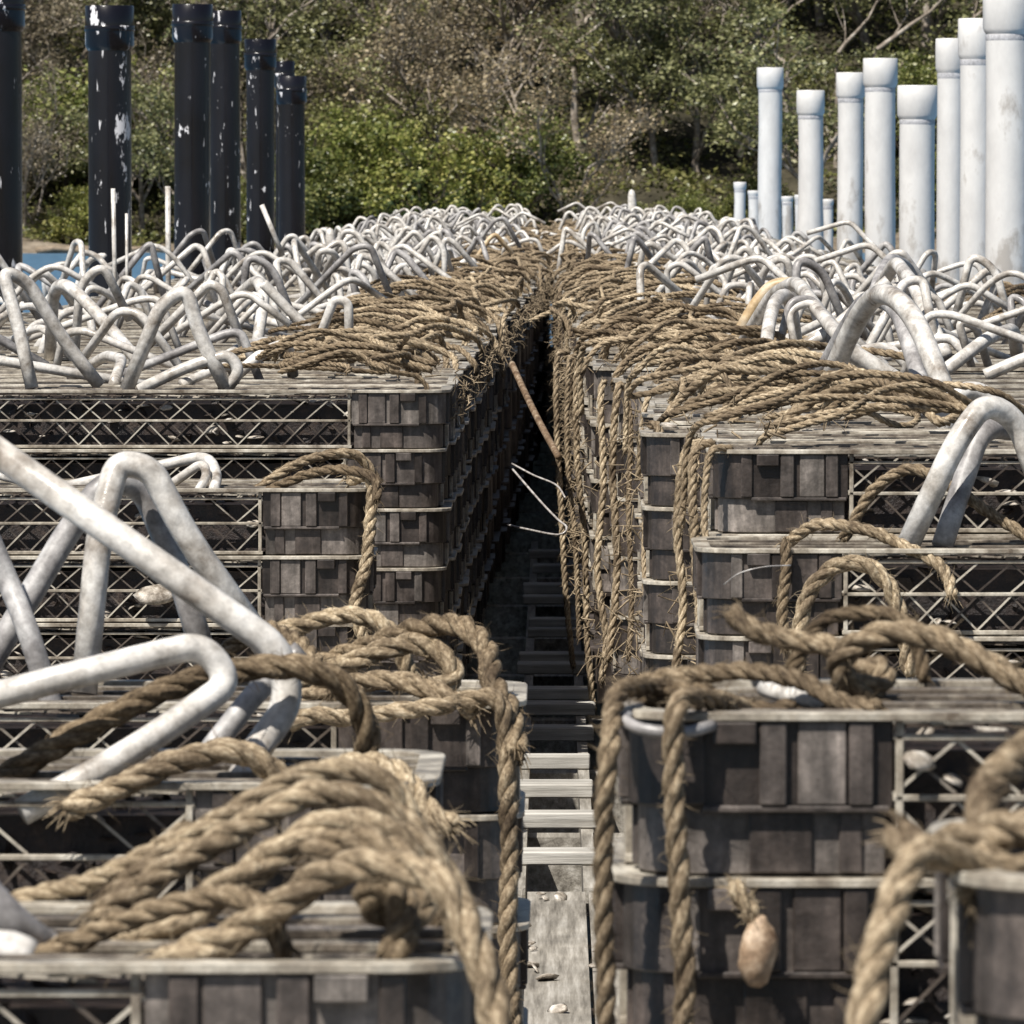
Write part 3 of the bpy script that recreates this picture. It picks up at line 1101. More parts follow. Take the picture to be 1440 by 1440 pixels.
hoop_px([(425, 915, 2.02), (360, 975, 2.02), (280, 1075, 2.01)], 0.0165, 'short grey pipe leg under the bend of the slanting pipe', 'hoop_grey')
hoop_px([(-60, 1215, 1.40), (20, 1300, 1.40), (80, 1345, 1.41), (110, 1362, 1.41)], 0.019, 'blurred grey pipe at the lower left corner of the nearest left stack', 'hoop_grey')
hoop_px([(-25, 1338, 1.39), (15, 1340, 1.39), (40, 1352, 1.39)], 0.022, 'white pipe end lying on the rim at the lower left corner', 'hoop')
hoop_px([(-40, 700, 2.56), (10, 815, 2.56), (40, 890, 2.55), (75, 1000, 2.55)], 0.0205, 'dark grey pipe leg at the left edge beside the wide hoop', 'hoop_grey')
hoop_px([(60, 692, 4.30), (180, 665, 4.29), (292, 640, 4.28), (306, 668, 4.26), (300, 692, 4.24)], 0.017, 'low white pipe reaching right over the low stack behind the tall hoops', fil=0.03)
hoop_px([(225, 692, 4.26), (285, 650, 4.26), (292, 668, 4.25), (278, 692, 4.24)], 0.014, 'small folded pipe under the low pipe behind the tall hoops', fil=0.03)
hoop_px([(-40, 660, 4.3), (40, 678, 4.29), (90, 690, 4.27)], 0.014, 'thin pipe lying at the left edge of the low left stack')
LR = 0.355
hoop_row([(178, 548), (225, 430), (262, 405), (280, 470), (318, 545)], LR, 0.025, 'tall white hoop at the front edge of the left row', fil=0.05)
hoop_row([(45, 546), (25, 455), (3, 380), (38, 395), (90, 480), (140, 542)], LR, 0.023, 'white hoop at the left edge on the front of the left row', fil=0.05)
hoop_row([(195, 548), (265, 515), (322, 498), (338, 522), (318, 548)], LR, 0.020, 'low white hoop with a tight bend at the front edge of the left row', fil=0.03)
hoop_row([(255, 540), (290, 525), (325, 512), (330, 538)], LR, 0.017, 'small low hoop beside the tight bend at the front of the left row', fil=0.025)
hoop_row([(70, 508), (75, 405), (95, 398), (150, 455), (200, 515)], LR, 0.024, 'white hoop with one upright leg near the blue water', fil=0.05)
hoop_row([(285, 475), (330, 420), (362, 392), (372, 415), (362, 482)], LR, 0.026, 'narrow white hoop just right of the tall front hoop', fil=0.045)
hoop_row([(370, 398), (410, 440), (455, 484)][::-1], LR, 0.022, 'straight white pipe slanting down right on the left row', fil=None, both=False)
hoop_row([(330, 530), (370, 495), (405, 482), (412, 528)], LR, 0.021, 'low white hoop halfway along the front of the left row', fil=0.03)
hoop_row([(300, 512), (340, 488), (378, 480), (385, 505)], LR, 0.021, 'low white hoop in the second rank of the left row', fil=0.03)
hoop_row([(100, 530), (150, 500), (172, 505), (160, 540)], LR, 0.019, 'small low hoop left of the tall front hoop', fil=0.03)
hoop_row([(435, 515), (470, 420), (490, 425), (492, 515)], LR, 0.018, 'narrow upright hoop at the rope heap on the left row', fil=0.03)
hoop_row([(395, 440), (500, 418), (560, 405)], LR, 0.020, 'level thin white pipe pointing at the aisle over the left row', fil=None, both=False)
hoop_row([(65, 428), (62, 385), (80, 372), (125, 370)], LR, 0.018, 'thin bent pipe in front of the blue water', both=False)
hoop_row([(100, 425), (122, 372), (142, 360), (148, 362)], LR, 0.018, 'thin curved pipe tip in front of the smeared black pipe', fil=None, both=False)
# right
RR = 0.335
hoop_row([(1150, 575), (1205, 445), (1240, 405), (1285, 440), (1345, 590)], RR, 0.030, 'large bright white hoop at the front of the right row', fil=0.075)
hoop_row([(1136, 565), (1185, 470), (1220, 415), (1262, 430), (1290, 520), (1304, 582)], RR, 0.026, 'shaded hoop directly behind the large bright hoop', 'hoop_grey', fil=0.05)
hoop_row([(1320, 572), (1240, 522), (1185, 488)], RR, 0.027, 'straight pipe running through the large bright hoop', fil=None, both=False)
hoop_row([(1330, 608), (1333, 565), (1365, 545), (1420, 575), (1480, 605)], RR, 0.026, 'low white hoop leaning to the right edge beyond the arched rope', fil=0.05)
hoop_px([(1275, 770, 3.25), (1345, 620, 3.25), (1385, 565, 3.26), (1430, 590, 3.27), (1490, 760, 3.27)], 0.0275, 'bright white hoop at the right edge on the third right stack', fil=0.075)
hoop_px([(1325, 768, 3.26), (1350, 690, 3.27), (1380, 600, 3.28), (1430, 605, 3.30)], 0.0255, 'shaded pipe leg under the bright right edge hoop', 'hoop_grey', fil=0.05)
hoop_row([(1028, 512), (1085, 415), (1120, 395), (1150, 435), (1185, 480), (1260, 535)], RR, 0.024, 'white hoop with a long right leg beside the orange stained pipe', fil=0.06)
hoop_row([(1018, 508), (1060, 430), (1085, 400), (1115, 398)], RR, 0.023, 'orange stained pipe beside the long legged hoop', 'hoop_stained', fil=0.05, both=False)
hoop_row([(1052, 525), (1160, 470), (1250, 395)], RR, 0.023, 'straight white pipe slanting up right across the hoops', fil=None, both=False)
hoop_row([(1075, 530), (1080, 460), (1090, 420), (1110, 412), (1125, 520)], RR, 0.023, 'narrow upright hoop at the front of the tangle beyond the right ropes', fil=0.05)
hoop_row([(1055, 508), (1057, 475), (1085, 462), (1150, 522)], RR, 0.022, 'small low hoop near the right rope heap', fil=0.03)
hoop_row([(1195, 480), (1240, 400), (1260, 368), (1285, 400), (1330, 500)], RR, 0.027, 'tall white hoop standing before the short broad white pipe', fil=0.06)
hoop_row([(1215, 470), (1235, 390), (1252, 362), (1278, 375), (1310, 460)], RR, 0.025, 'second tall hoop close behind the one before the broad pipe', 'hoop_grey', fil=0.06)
hoop_row([(1330, 520), (1390, 475), (1425, 462), (1432, 512)], RR, 0.024, 'low hoop at the right edge below the largest white pipe', fil=0.03)
hoop_row([(1385, 528), (1440, 505), (1490, 490)], RR, 0.022, 'thin pipe lying at the right edge below the largest white pipe', fil=None, both=False)
hoop_px([(1002, 1020, 1.70), (960, 1030, 1.693), (905, 1026, 1.694), (878, 1012, 1.70), (890, 1004, 1.715)], 0.0075, 'pale pipe end tucked under the ropes at the rim corner of the second right stack', 'hoop_grey')
hoop_px([(1075, 968, 1.76), (1110, 978, 1.75), (1150, 984, 1.74)], 0.011, 'short white pipe end lying under the arching rope on the second right stack')
n_hoops = len([o for o in COL.objects if o.get('category') == 'pipe hoop'])

HPROTO = []
for i in range(36):
    r = random.Random(500 + i)
    t = i % 6
    w = r.uniform(0.13, 0.34)
    h = r.uniform(0.10, 0.20)
    sk = r.uniform(-0.11, 0.11)
    yb = r.uniform(-0.06, 0.06)
    if t == 3:          # lying low with a long leg
        w, h = r.uniform(0.30, 0.50), r.uniform(0.05, 0.11)
        sk = w * r.choice((-0.34, 0.34))
    if t == 4:          # folded narrow
        w, h = r.uniform(0.05, 0.09), r.uniform(0.07, 0.14)
        yb = r.uniform(-0.1, 0.1)
    ap = r.uniform(0.006, 0.024)
    pts = [(-w / 2, 0, -0.02), (sk - ap, yb, h * r.uniform(0.90, 1.0)), (sk + ap, yb * 1.1, h), (w / 2, r.uniform(-.06, .06), -0.02)]
    if t == 5:          # a single bent pipe with a free end
        pts = [(-w / 2, 0, -0.02), (sk, yb, h * 0.8), (sk + 0.05, yb * 1.2, h), (sk + w * 0.55, yb, h * r.uniform(0.3, 0.8))]
    mb = MB()
    mb.tube(fillet(pts, r.uniform(0.018, 0.042), 6), r.uniform(0.0070, 0.0094), 9)
    kind = ('low long' if t == 3 else 'narrow folded' if t == 4 else 'open bent' if t == 5 else ('tall' if h > 0.15 else 'middling') + (' wide' if w > 0.22 else ' slim'))
    me = mb.mesh('pipe_hoop', M['hoop'])
    HPROTO.append((me, kind, 'white'))
HP_GREY = []
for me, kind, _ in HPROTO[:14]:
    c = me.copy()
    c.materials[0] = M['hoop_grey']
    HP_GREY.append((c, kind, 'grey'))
me = HPROTO[6][0].copy()
me.materials[0] = M['hoop_stained']
HP_ST = [(me, HPROTO[6][1], 'stained')]

stuff_hoops = []
for side, sg, k, y, top, x0, n in sorted(STACKS, key=lambda q: q[3]):
    if k < FIRST[side] or y < 11.6:
        continue
    near = y < 14.5
    m = R.choice((1, 2, 2)) if near else R.choice((3, 3, 4)) if y < 24 else 4
    for q in range(m):
        u = R.random()
        lo = 0.30 if y < 16 else (0.22 if y < 24 else 0.13)
        xx = lo + ((W - 0.03 if side == 'left' else 0.98) - lo) * u
        if y > 22:                                 # the far piles are highest towards the aisle
            xx = lo + (0.98 - lo) * u
        c = R.random()
        me, kind, colour = R.choice(HP_GREY) if c < 0.24 else (HP_ST[0] if c < 0.243 else R.choice(HPROTO))
        loc = (x0 + sg * xx, y + R.uniform(0.03, D - 0.03), top - 0.004 - (0.05 * max(0.0, (xx - 0.6) / 0.4) if y > 22 else 0.0))
        rz = R.gauss(0, 0.5) + (math.pi if R.random() < 0.5 else 0)
        if n_hoops >= 296:
            stuff_hoops.append((me, loc, rz))
            continue
        n_hoops += 1
        o = link_obj('pipe_hoop', me, None, loc, rz)
        if 'low' not in kind:
            o.rotation_euler = (R.uniform(-0.55, 0.55), R.uniform(-0.25, 0.25), rz)
        where = 'aisle end' if xx < 0.50 else ('middle' if xx < 0.85 else 'outer end')
        tag(o, '%s %s pipe hoop at the %s of the %s %s stack' % (kind, colour, where, ordw(k + 1), side), 'pipe hoop',
            'pipe hoops tangled on the %s %s stack' % (ordw(k + 1), side))
join_copies(stuff_hoops, 'pipe_hoop_tangle', [M['hoop'], M['hoop_grey'], M['hoop_stained']], 'tangle of white pipe hoops at the far end of both rows', 'pipe hoop tangle')

# ---------------------------------------------------------------- black and white standing pipes


def lathe(mb, prof, n=28, wob=None):
    vs = []
    for r, z in prof:
        for k in range(n):
            g = 2 * math.pi * k / n
            dx, dy, rr = (0, 0, 1) if wob is None else wob(z, g)
            vs.append((dx + r * rr * math.cos(g), dy + r * rr * math.sin(g), z))
    fs = [(i * n + k, i * n + (k + 1) % n, (i + 1) * n + (k + 1) % n, (i + 1) * n + k) for i in range(len(prof) - 1) for k in range(n)]
    mb.add(vs, fs, None, True)


def standing_pipe(px, ptop, X, dia, mat, label, group, base_z=-0.3, collar=0.105, tilt=0.0, wobble=0.0, seed=0, flare=0.0, s=None):
    """px: photo x of its axis, ptop: photo y of its top, X: metres from the aisle line"""
    X *= 1.34
    dia *= 1.34
    collar *= 1.34
    d = F * X / (px - VPX) if s is None else F * 1.34 / s
    p = at(px, ptop, d / DS)
    r = dia / 2
    rr = random.Random(seed)
    root = link_obj('standing_pipe', None, None, (p.x, p.y, base_z))
    root.rotation_euler = (0, tilt, 0)
    H = p.z - base_z
    ph = rr.uniform(0, 6)

    def wob(z, g):
        f = max(0.0, 1 - z / H)
        low = max(0.0, 1 - (z - 0.9) / 0.7) if z < 1.6 else 0.0
        return (wobble * math.sin(z * 6 + ph), wobble * math.cos(z * 5 + ph),
                1 + wobble * 3.5 * math.sin(z * 17 + ph + 2 * math.sin(g)) + flare * low * (1 + 0.25 * math.sin(3 * g + z * 30)))
    mb = MB()
    zs = [i * H / 60 for i in range(61)]
    lathe(mb, [(r, min(z, H - collar - 0.012)) for z in zs if z < H - collar + 0.03], 28, wob)
    link_obj('shaft', mb.mesh('shaft', M[mat], 0, True), root)
    tx, ty, _ = wob(H - collar, 0)
    mb = MB()
    R2 = r * 1.13
    c = collar
    lathe(mb, [(r * 0.985, H - c - 0.014), (r * 1.05, H - c - 0.006), (R2, H - c + 0.006), (R2 * 1.01, H - c * 0.5), (R2, H - 0.003), (R2 - 0.003, H), (R2 - 0.008, H), (R2 - 0.009, H - c * 0.85), (0.001, H - c * 0.86)])
    o = link_obj('socket_collar', mb.mesh('socket_collar', M[mat], 0, True), root)
    o.location = (tx, ty, 0)
    if mat == 'white_pipe':
        mb = MB()
        lathe(mb, [(r * 1.0, H - c - 0.034), (r * 1.012, H - c - 0.031), (r * 1.02, H - c - 0.018), (r * 1.0, H - c - 0.013)])
        o = link_obj('groove_band', mb.mesh('groove_band', M['groove'], 0, True), root)
        o.location = (tx, ty, 0)
    else:
        mb = MB()
        lathe(mb, [(R2 * 1.0, H - c * 0.62), (R2 * 1.035, H - c * 0.6), (R2 * 1.035, H - c * 0.5), (R2 * 1.0, H - c * 0.48)])
        o = link_obj('seal_ring', mb.mesh('seal_ring', M[mat], 0, True), root)
        o.location = (tx, ty, 0)
    tag(root, label, 'pipe', group)
    return root


BG = 'black pipes standing along the left row'
standing_pipe(-3, -25, -1.20, 0.110, 'black_pipe', 'black standing pipe cut off by the left edge of the picture', BG, seed=1, s=610)
standing_pipe(154, 8, -1.12, 0.110, 'black_pipe', 'black standing pipe with a big white smear, second from the left', BG, seed=2, tilt=0.0)
standing_pipe(268, 6, -1.08, 0.108, 'black_pipe', 'tall black standing pipe with white paint flecks at mid height', BG, seed=3, tilt=0.003)
standing_pipe(319, 15, -1.12, 0.106, 'black_pipe', 'clean black standing pipe close behind the tall flecked one', BG, seed=4, tilt=-0.005)
standing_pipe(366, 55, -1.07, 0.104, 'black_pipe', 'black standing pipe with a single white patch', BG, seed=5)
standing_pipe(400, 86, -1.12, 0.076, 'black_pipe', 'thin black pipe mostly hidden behind the shortest black pipe', BG, seed=6)
standing_pipe(410, 107, -1.05, 0.108, 'black_pipe', 'shortest black standing pipe, rightmost of the black row', BG, seed=7)

WG = 'white pipes standing along the right row'
standing_pipe(1418, -30, 1.15, 0.112, 'white_pipe', 'largest white standing pipe, cut off by the right edge', WG, collar=0.13, seed=11, wobble=0.0006)
standing_pipe(1373, 26, 1.14, 0.086, 'white_pipe', 'tall white standing pipe just left of the largest one', WG, collar=0.10, seed=12, wobble=0.0008)
standing_pipe(1337, 54, 1.15, 0.078, 'white_pipe', 'slim white standing pipe, third from the right edge', WG, collar=0.09, seed=13, wobble=0.0008)
standing_pipe(1290, 120, 1.12, 0.108, 'white_pipe', 'short broad white standing pipe between slim tall ones', WG, collar=0.095, seed=14, wobble=0.001)
standing_pipe(1238, 82, 1.12, 0.104, 'white_pipe', 'white standing pipe overlapping the grimy slim pipe at its left', WG, collar=0.09, seed=15, wobble=0.0015)
standing_pipe(1196, 102, 1.15, 0.098, 'white_pipe', 'white standing pipe with uneven edges, fifth from the aisle', WG, collar=0.09, seed=16, wobble=0.002)
standing_pipe(1140, 127, 1.13, 0.108, 'white_pipe', 'white standing pipe with a swollen grimy foot', WG, collar=0.10, seed=17, wobble=0.0025, flare=0.42)
standing_pipe(1083, 95, 1.10, 0.118, 'white_pipe', 'tall rough white standing pipe nearest the aisle', WG, collar=0.10, seed=18, wobble=0.0025)
SG = 'short white stub pipes behind the right row'
standing_pipe(1040, 256, 1.10, 0.066, 'white_pipe', 'short white stub pipe left of the tall rough pipe', SG, collar=0.035, seed=19, wobble=0.004)
standing_pipe(1060, 268, 1.12, 0.062, 'white_pipe', 'rough white stub pipe touching the tall rough pipe', SG, collar=0.02, seed=20, wobble=0.004)
standing_pipe(1108, 276, 1.20, 0.055, 'white_pipe', 'white stub pipe between the two roughest white pipes', SG, collar=0.02, seed=21, wobble=0.004)
standing_pipe(1124, 274, 1.22, 0.045, 'white_pipe', 'thin white stub peeping out left of the swollen pipe', SG, collar=0.02, seed=22, wobble=0.004)
standing_pipe(1164, 280, 1.25, 0.045, 'white_pipe', 'thin white stub peeping out right of the swollen pipe', SG, collar=0.02, seed=23, wobble=0.003)


def rod(p0, p1, dia, label, mat='hoop', name='thin_rod', cat='rod', group=None, pts=None):
    mb = MB()
    line = [at(*p) for p in (pts or (p0, p1))]
    mb.tube(line if pts is None else catmull(line, 0.006), dia / 2, 10)
    o = centred(link_obj(name, mb.mesh(name, M[mat])))
    return tag(o, label, cat, group)


TG = 'thin white rods among the black pipes'
rod((236, 262, 8.2), (237, 470, 8.2), 0.016, 'thin white rod just left of the tall flecked black pipe', group=TG)
rod((159, 265, 6.8), (163, 470, 6.8), 0.011, 'thin white rod in front of the smeared black pipe', group=TG)
rod((178, 300, 7.05), (179, 470, 7.05), 0.008, 'very thin pale rod at the right side of the smeared black pipe', group=TG)
rod((368, 288, 7.7), (398, 360, 7.7), 0.014, 'white stick leaning left before the shorter black pipes', group=TG)
rod((586, 340, 12.0), (608, 306, 12.0), 0.010, 'thin pale stick poking up from the far left hoops', group=TG)

# two short capped white posts at the far ends of the rows
for px, py, d, lab in ((464, 320, 11.0, 'small white capped post beyond the shortest black pipe'), (888, 266, 14.4, 'small white capped post rising from the far right hoops')):
    p = at(px, py, d)
    mb = MB()
    h = 0.30
    lathe(mb, [(0.024, -h), (0.022, -0.06), (0.019, -0.03), (0.013, -0.008), (0.001, 0.0)], 16)
    o = link_obj('capped_post', mb.mesh('capped_post', M['hoop'], 0, True), None, p)
    o.rotation_euler = (0, -0.05, 0)
    tag(o, lab, 'post')

# things caught in the aisle
rod(None, None, 0.013, 'rusty brown rod leaning across the aisle gap', 'rust', 'rusty_rod', 'rod', pts=[(720, 512, 5.6), (742, 560, 5.5), (762, 600, 5.4), (785, 642, 5.25)])
rod(None, None, 0.0035, 'thin bent wire hook sticking into the dark aisle', 'wire', 'bent_wire', 'wire', pts=[(720, 652, 5.3), (750, 668, 5.25), (782, 682, 5.2), (795, 700, 5.18)])
rod(None, None, 0.004, 'long bent wire below the hook in the dark aisle', 'wire', 'bent_wire', 'wire', pts=[(721, 660, 5.3), (760, 705, 5.2), (784, 730, 5.15), (797, 742, 5.12), (785, 752, 5.12), (740, 744, 5.2), (714, 738, 5.25)])
rod(None, None, 0.0012, 'hair thin white wire curving before the fourth right stack corner', 'wire', 'bent_wire', 'wire', pts=[(1018, 822, 2.82), (1040, 806, 2.81), (1075, 797, 2.81), (1112, 795, 2.82)])

# pinkish float hung on the front of the second right stack
mb = MB()
lathe(mb, [(a * 0.66, b * 0.72) for a, b in [(0.001, -0.030), (0.007, -0.029), (0.0125, -0.024), (0.0165, -0.012), (0.017, 0.0), (0.015, 0.012), (0.011, 0.021), (0.006, 0.026), (0.004, 0.030), (0.001, 0.031)]], 20,
      lambda z, g: (0.0009 * math.sin(z * 260), 0, 1 + 0.09 * math.sin(2 * g + z * 90) + 0.06 * math.sin(5 * g - z * 300)))
p = at(1066, 1338, 1.688)
o = link_obj('oval_float', mb.mesh('oval_float', M['float'], 0, True), None, p)
o.rotation_euler = (0.1, 0.12, 0)
tag(o, 'pinkish oval float hanging low on the front of the second right stack', 'float')
rope([(1062, 1292, 1.688), (1045, 1265, 1.689), (1030, 1240, 1.69)], 0.012, 'short rope end holding the pinkish float', fuzz=80)

# oyster shells caught in the trays
sv, sf = [], []
shell = []


def add_shell(c, r, rng):
    q = Matrix.Rotation(rng.uniform(0, 6.28), 3, 'Z') @ Matrix.Rotation(rng.uniform(-1.0, 1.0), 3, 'X')
    n = 9
    o = len(sv)
    for i, (rr, z) in enumerate(((1.0, 0.0), (0.72, 0.22), (0.3, 0.34))):
        for k in range(n):
            g = 6.2832 * k / n
            a = rr * r * (1 + 0.2 * math.sin(2 * g + 1) + rng.uniform(-.12, .12))
            sv.append(tuple(c + q @ Vector((a * 1.35 * math.cos(g), a * math.sin(g), z * r))))
    for i in range(2):
        for k in range(n):
            sf.append((o + i * n + k, o + i * n + (k + 1) % n, o + (i + 1) * n + (k + 1) % n, o + (i + 1) * n + k))
    sf.append(tuple(o + 2 * n + k for k in range(n)))
    sf.append(tuple(o + n - 1 - k for k in range(n)))


for side, sg, k, y, top, x0, n in STACKS:
    if k > 9:
        continue
    for t in range(n):
        for _ in range(36):
            x = x0 + sg * R.uniform(0.17, W - 0.17)
            if R.random() < 0.7:
                add_shell(Vector((x, y + R.uniform(0.019, 0.024), top - P * t - R.uniform(0.02, 0.09))), R.uniform(0.004, 0.013), R)
            elif t == 0:
                add_shell(Vector((x, y + R.uniform(0.03, D - 0.03), top - 0.021)), R.uniform(0.008, 0.016), R)
for _ in range(46):
    add_shell(Vector((R.uniform(-0.12, 0.18), R.uniform(7.2, 9.9), DECK + 0.006)), R.uniform(0.004, 0.012), R)
ev, ef = list(sv), list(sf)
for px, py, d, r, lab in ((1293, 1070, 1.70, 0.0105, 'large pale oyster shell showing in the mesh beside the near right corner blocks'),
                          (222, 836, 4.207, 0.026, 'long tan oyster shell stuck in the mesh behind the tall left hoops'),
                          (940, 600, 3.87, 0.016, 'white oyster shell at the top of the hanging ropes on the right')):
    sv, sf = [], []
    add_shell(at(px, py, d), r, R)
    q = MB()
    q.add(sv, sf, None, True)
    tag(centred(link_obj('oyster_shell', q.mesh('oyster_shell', M['shell'], 0, True))), lab, 'oyster shell')
sv, sf = ev, ef
mb = MB()
mb.add(sv, sf, None, True)
o = link_obj('oyster_shells', mb.mesh('oyster_shells', M['shell'], 0, True))
tag(o, 'scattered pale oyster shells caught inside the trays', 'oyster shells', None, 'stuff')

# ---------------------------------------------------------------- water, bank and bush
mb = MB()
mb.add([(-300, -60, 0), (300, -60, 0), (300, 139, 0), (-300, 139, 0)], [(0, 1, 2, 3)])
tag(link_obj('water', mb.mesh('water', M['water'])), kind='structure')


def ground_z(x, y):
    t = y - 137.0 + 0.8 * math.sin(x * 0.35) + 0.4 * math.sin(x * 1.1)
    if t < 0:
        return -0.25 + 0.05 * t if t > -3 else -0.4
    z = 0.30 * min(t, 1.0) + (0.12 * (min(t, 5.0) - 1) if t > 1 else 0) + (0.34 * (t - 5) if t > 5 else 0)
    return -0.25 + z + 0.10 * math.sin(x * 1.7 + y) + 0.1 * math.sin(y * 1.3 - x * 0.6)


mb = MB()
xs = [-260, -160, -75, -55, -42] + [-34 + 1.0 * i for i in range(69)] + [42, 55, 75, 160, 260]
ys = [133 + 0.5 * i for i in range(30)] + [148 + 1.5 * i for i in range(40)] + [215, 240, 300, 400, 700]
vs = [(x, y, ground_z(x, min(y, 215.0))) for y in ys for x in xs]
nx = len(xs)
mb.add(vs, [(j * nx + i, j * nx + i + 1, (j + 1) * nx + i + 1, (j + 1) * nx + i) for j in range(len(ys) - 1) for i in range(nx - 1)], None, True)
hill = link_obj('hillside', mb.mesh('hillside', M['ground']))
hill.data.materials.append(M['mud'])
mi = [1 if ys[i // (nx - 1)] < 139.5 else 0 for i in range((len(ys) - 1) * (nx - 1))]
hill.data.polygons.foreach_set('material_index', mi)
tag(hill, kind='structure')


def leaves(mb, c, n, spread, size, rng, flat=0.75):
    for _ in range(n):
        p = c + Vector((rng.gauss(0, 1) * spread, rng.gauss(0, 1) * spread, rng.gauss(0, 1) * spread * flat))
        s = size * rng.uniform(0.6, 1.35)
        a = Vector((rng.uniform(-1, 1), rng.uniform(-1, 1), rng.uniform(-0.6, 0.5))).normalized()
        b = a.cross(Vector((rng.uniform(-1, 1), rng.uniform(-1, 1), rng.uniform(-1, 1)))).normalized() * s * 0.36
        a = a * s
        k = b.cross(a).normalized() * s * 0.10
        mb.add([p - a * 0.5, p + b, p + a * 0.5, p - b + k], [(0, 1, 2), (0, 2, 3)])


def branches(mb, p, d, L, r, depth, rng, tips, droop=0.0):
    pts, q, dd = [p], p, d
    for i in range(4):
        dd = (dd + Vector((rng.uniform(-1, 1), rng.uniform(-1, 1), rng.uniform(-0.7, 0.9) - droop)) * 0.22).normalized()
        q = q + dd * L / 4
        pts.append(q)
    mb.tube(pts, [r * (1 - 0.14 * i) for i in range(5)], 5 if depth > 1 else 3, False)
    tips.append(q)
    if depth == 0:
        return
    for i in range(rng.randint(2, 4) if depth > 1 else rng.randint(3, 5)):
        s = pts[rng.randint(1, 4)]
        nd = (dd + Vector((rng.uniform(-1, 1), rng.uniform(-1, 1), rng.uniform(-0.3, 0.9))) * 0.95).normalized()
        branches(mb, s, nd, L * rng.uniform(0.5, 0.75), r * 0.55, depth - 1, rng, tips, droop)


def tree_proto(kind, seed):
    """returns (trunk mesh, crown mesh); about 3 m tall"""
    rng = random.Random(seed)
    tb, cb, tips = MB(), MB(), []
    if kind == 'green':
        for i in range(5):
            g = rng.uniform(0, 6.28)
            branches(tb, Vector((0.15 * math.cos(g), 0.15 * math.sin(g), -0.2)), Vector((math.cos(g) * 0.7, math.sin(g) * 0.7, 1)).normalized(), 1.2, 0.05, 2, rng, tips)
        n = 130
        for i in range(n):
            g, u = rng.uniform(0, 6.28), rng.random() ** 0.45
            el = rng.uniform(-0.15, 1.0)
            rr = 1.25 * u * math.sqrt(max(0.05, 1 - max(el, 0) ** 2))
            c = Vector((rr * math.cos(g), rr * math.sin(g), 0.75 + 1.55 * el * u + rng.gauss(0, 0.12)))
            leaves(cb, c, rng.randint(70, 110), rng.uniform(0.10, 0.19), 0.088, rng)
        return tb.mesh('trunk', M['bark_dark']), cb.mesh('crown', M['leaf_green'])
    if kind == 'dark':
        branches(tb, Vector((0, 0, -0.3)), Vector((rng.uniform(-.2, .2), 0, 1)).normalized(), 2.6, 0.10, 3, rng, tips)
        cs = [t for t in tips if t.z > 0.9]
        rng.shuffle(cs)
        for t in cs[:170]:
            leaves(cb, t + Vector((rng.gauss(0, .15), rng.gauss(0, .15), rng.gauss(0, .1))), rng.randint(70, 120), rng.uniform(0.12, 0.24), 0.092, rng)
        return tb.mesh('trunk', M['bark']), cb.mesh('crown', M['leaf_dark'])
    # brown: bare twigs with a few dry leaves
    for i in range(2):
        branches(tb, Vector((rng.uniform(-.2, .2), rng.uniform(-.2, .2), -0.3)), Vector((rng.uniform(-.35, .35), rng.uniform(-.3, .3), 1)).normalized(), 2.4, 0.06, 4, rng, tips, 0.05)
    rng.shuffle(tips)
    for t in tips[:330]:
        leaves(cb, t, rng.randint(8, 20), 0.17, 0.075, rng)
    return tb.mesh('trunk', M['bark']), cb.mesh('crown', M['leaf_brown'])


PROT = {k: [tree_proto(k, 900 + i * 7 + j * 50) for i in range(3)] for j, k in enumerate(('green', 'dark', 'brown'))}
NAMES = {'green': ('bush', 'bright green leafy bush'), 'dark': ('tree', 'dark olive tree'), 'brown': ('tree', 'bare brown twiggy tree')}


def where_phrase(px):
    marks = [(0, 'left of the first black pipe'), (90, 'between the first two black pipes'), (215, 'left of the tall flecked black pipe'), (345, 'behind the shorter black pipes'),
             (480, 'right of the black pipes'), (600, 'above the far left hoops'), (740, 'above the aisle'), (860, 'above the far right hoops'), (980, 'left of the white stub pipes'),
             (1090, 'behind the roughest white pipes'), (1230, 'behind the middle white pipes'), (1340, 'behind the tallest white pipes'), (1450, 'at the right edge')]
    if px < -40:
        return 'beyond the left edge'
    if px > 1490:
        return 'beyond the right edge'
    return min(marks, key=lambda m: abs(m[0] - px))[1]


def place_tree(kind, x, y, h, row):
    tr, cr = R.choice(PROT[kind])
    root = link_obj(NAMES[kind][0], None, None, (x, y, ground_z(x, y) - 0.05), R.uniform(0, 6.28))
    s = h / 3.0
    root.scale = (s * R.uniform(0.9, 1.2), s * R.uniform(0.9, 1.2), s)
    link_obj('trunk', tr, root)
    link_obj('crown', cr, root)
    px = VPX + (F / y) * x
    tag(root, '%s on %s, %s' % (NAMES[kind][1], row, where_phrase(px)), NAMES[kind][0], 'bush trees on the far bank')


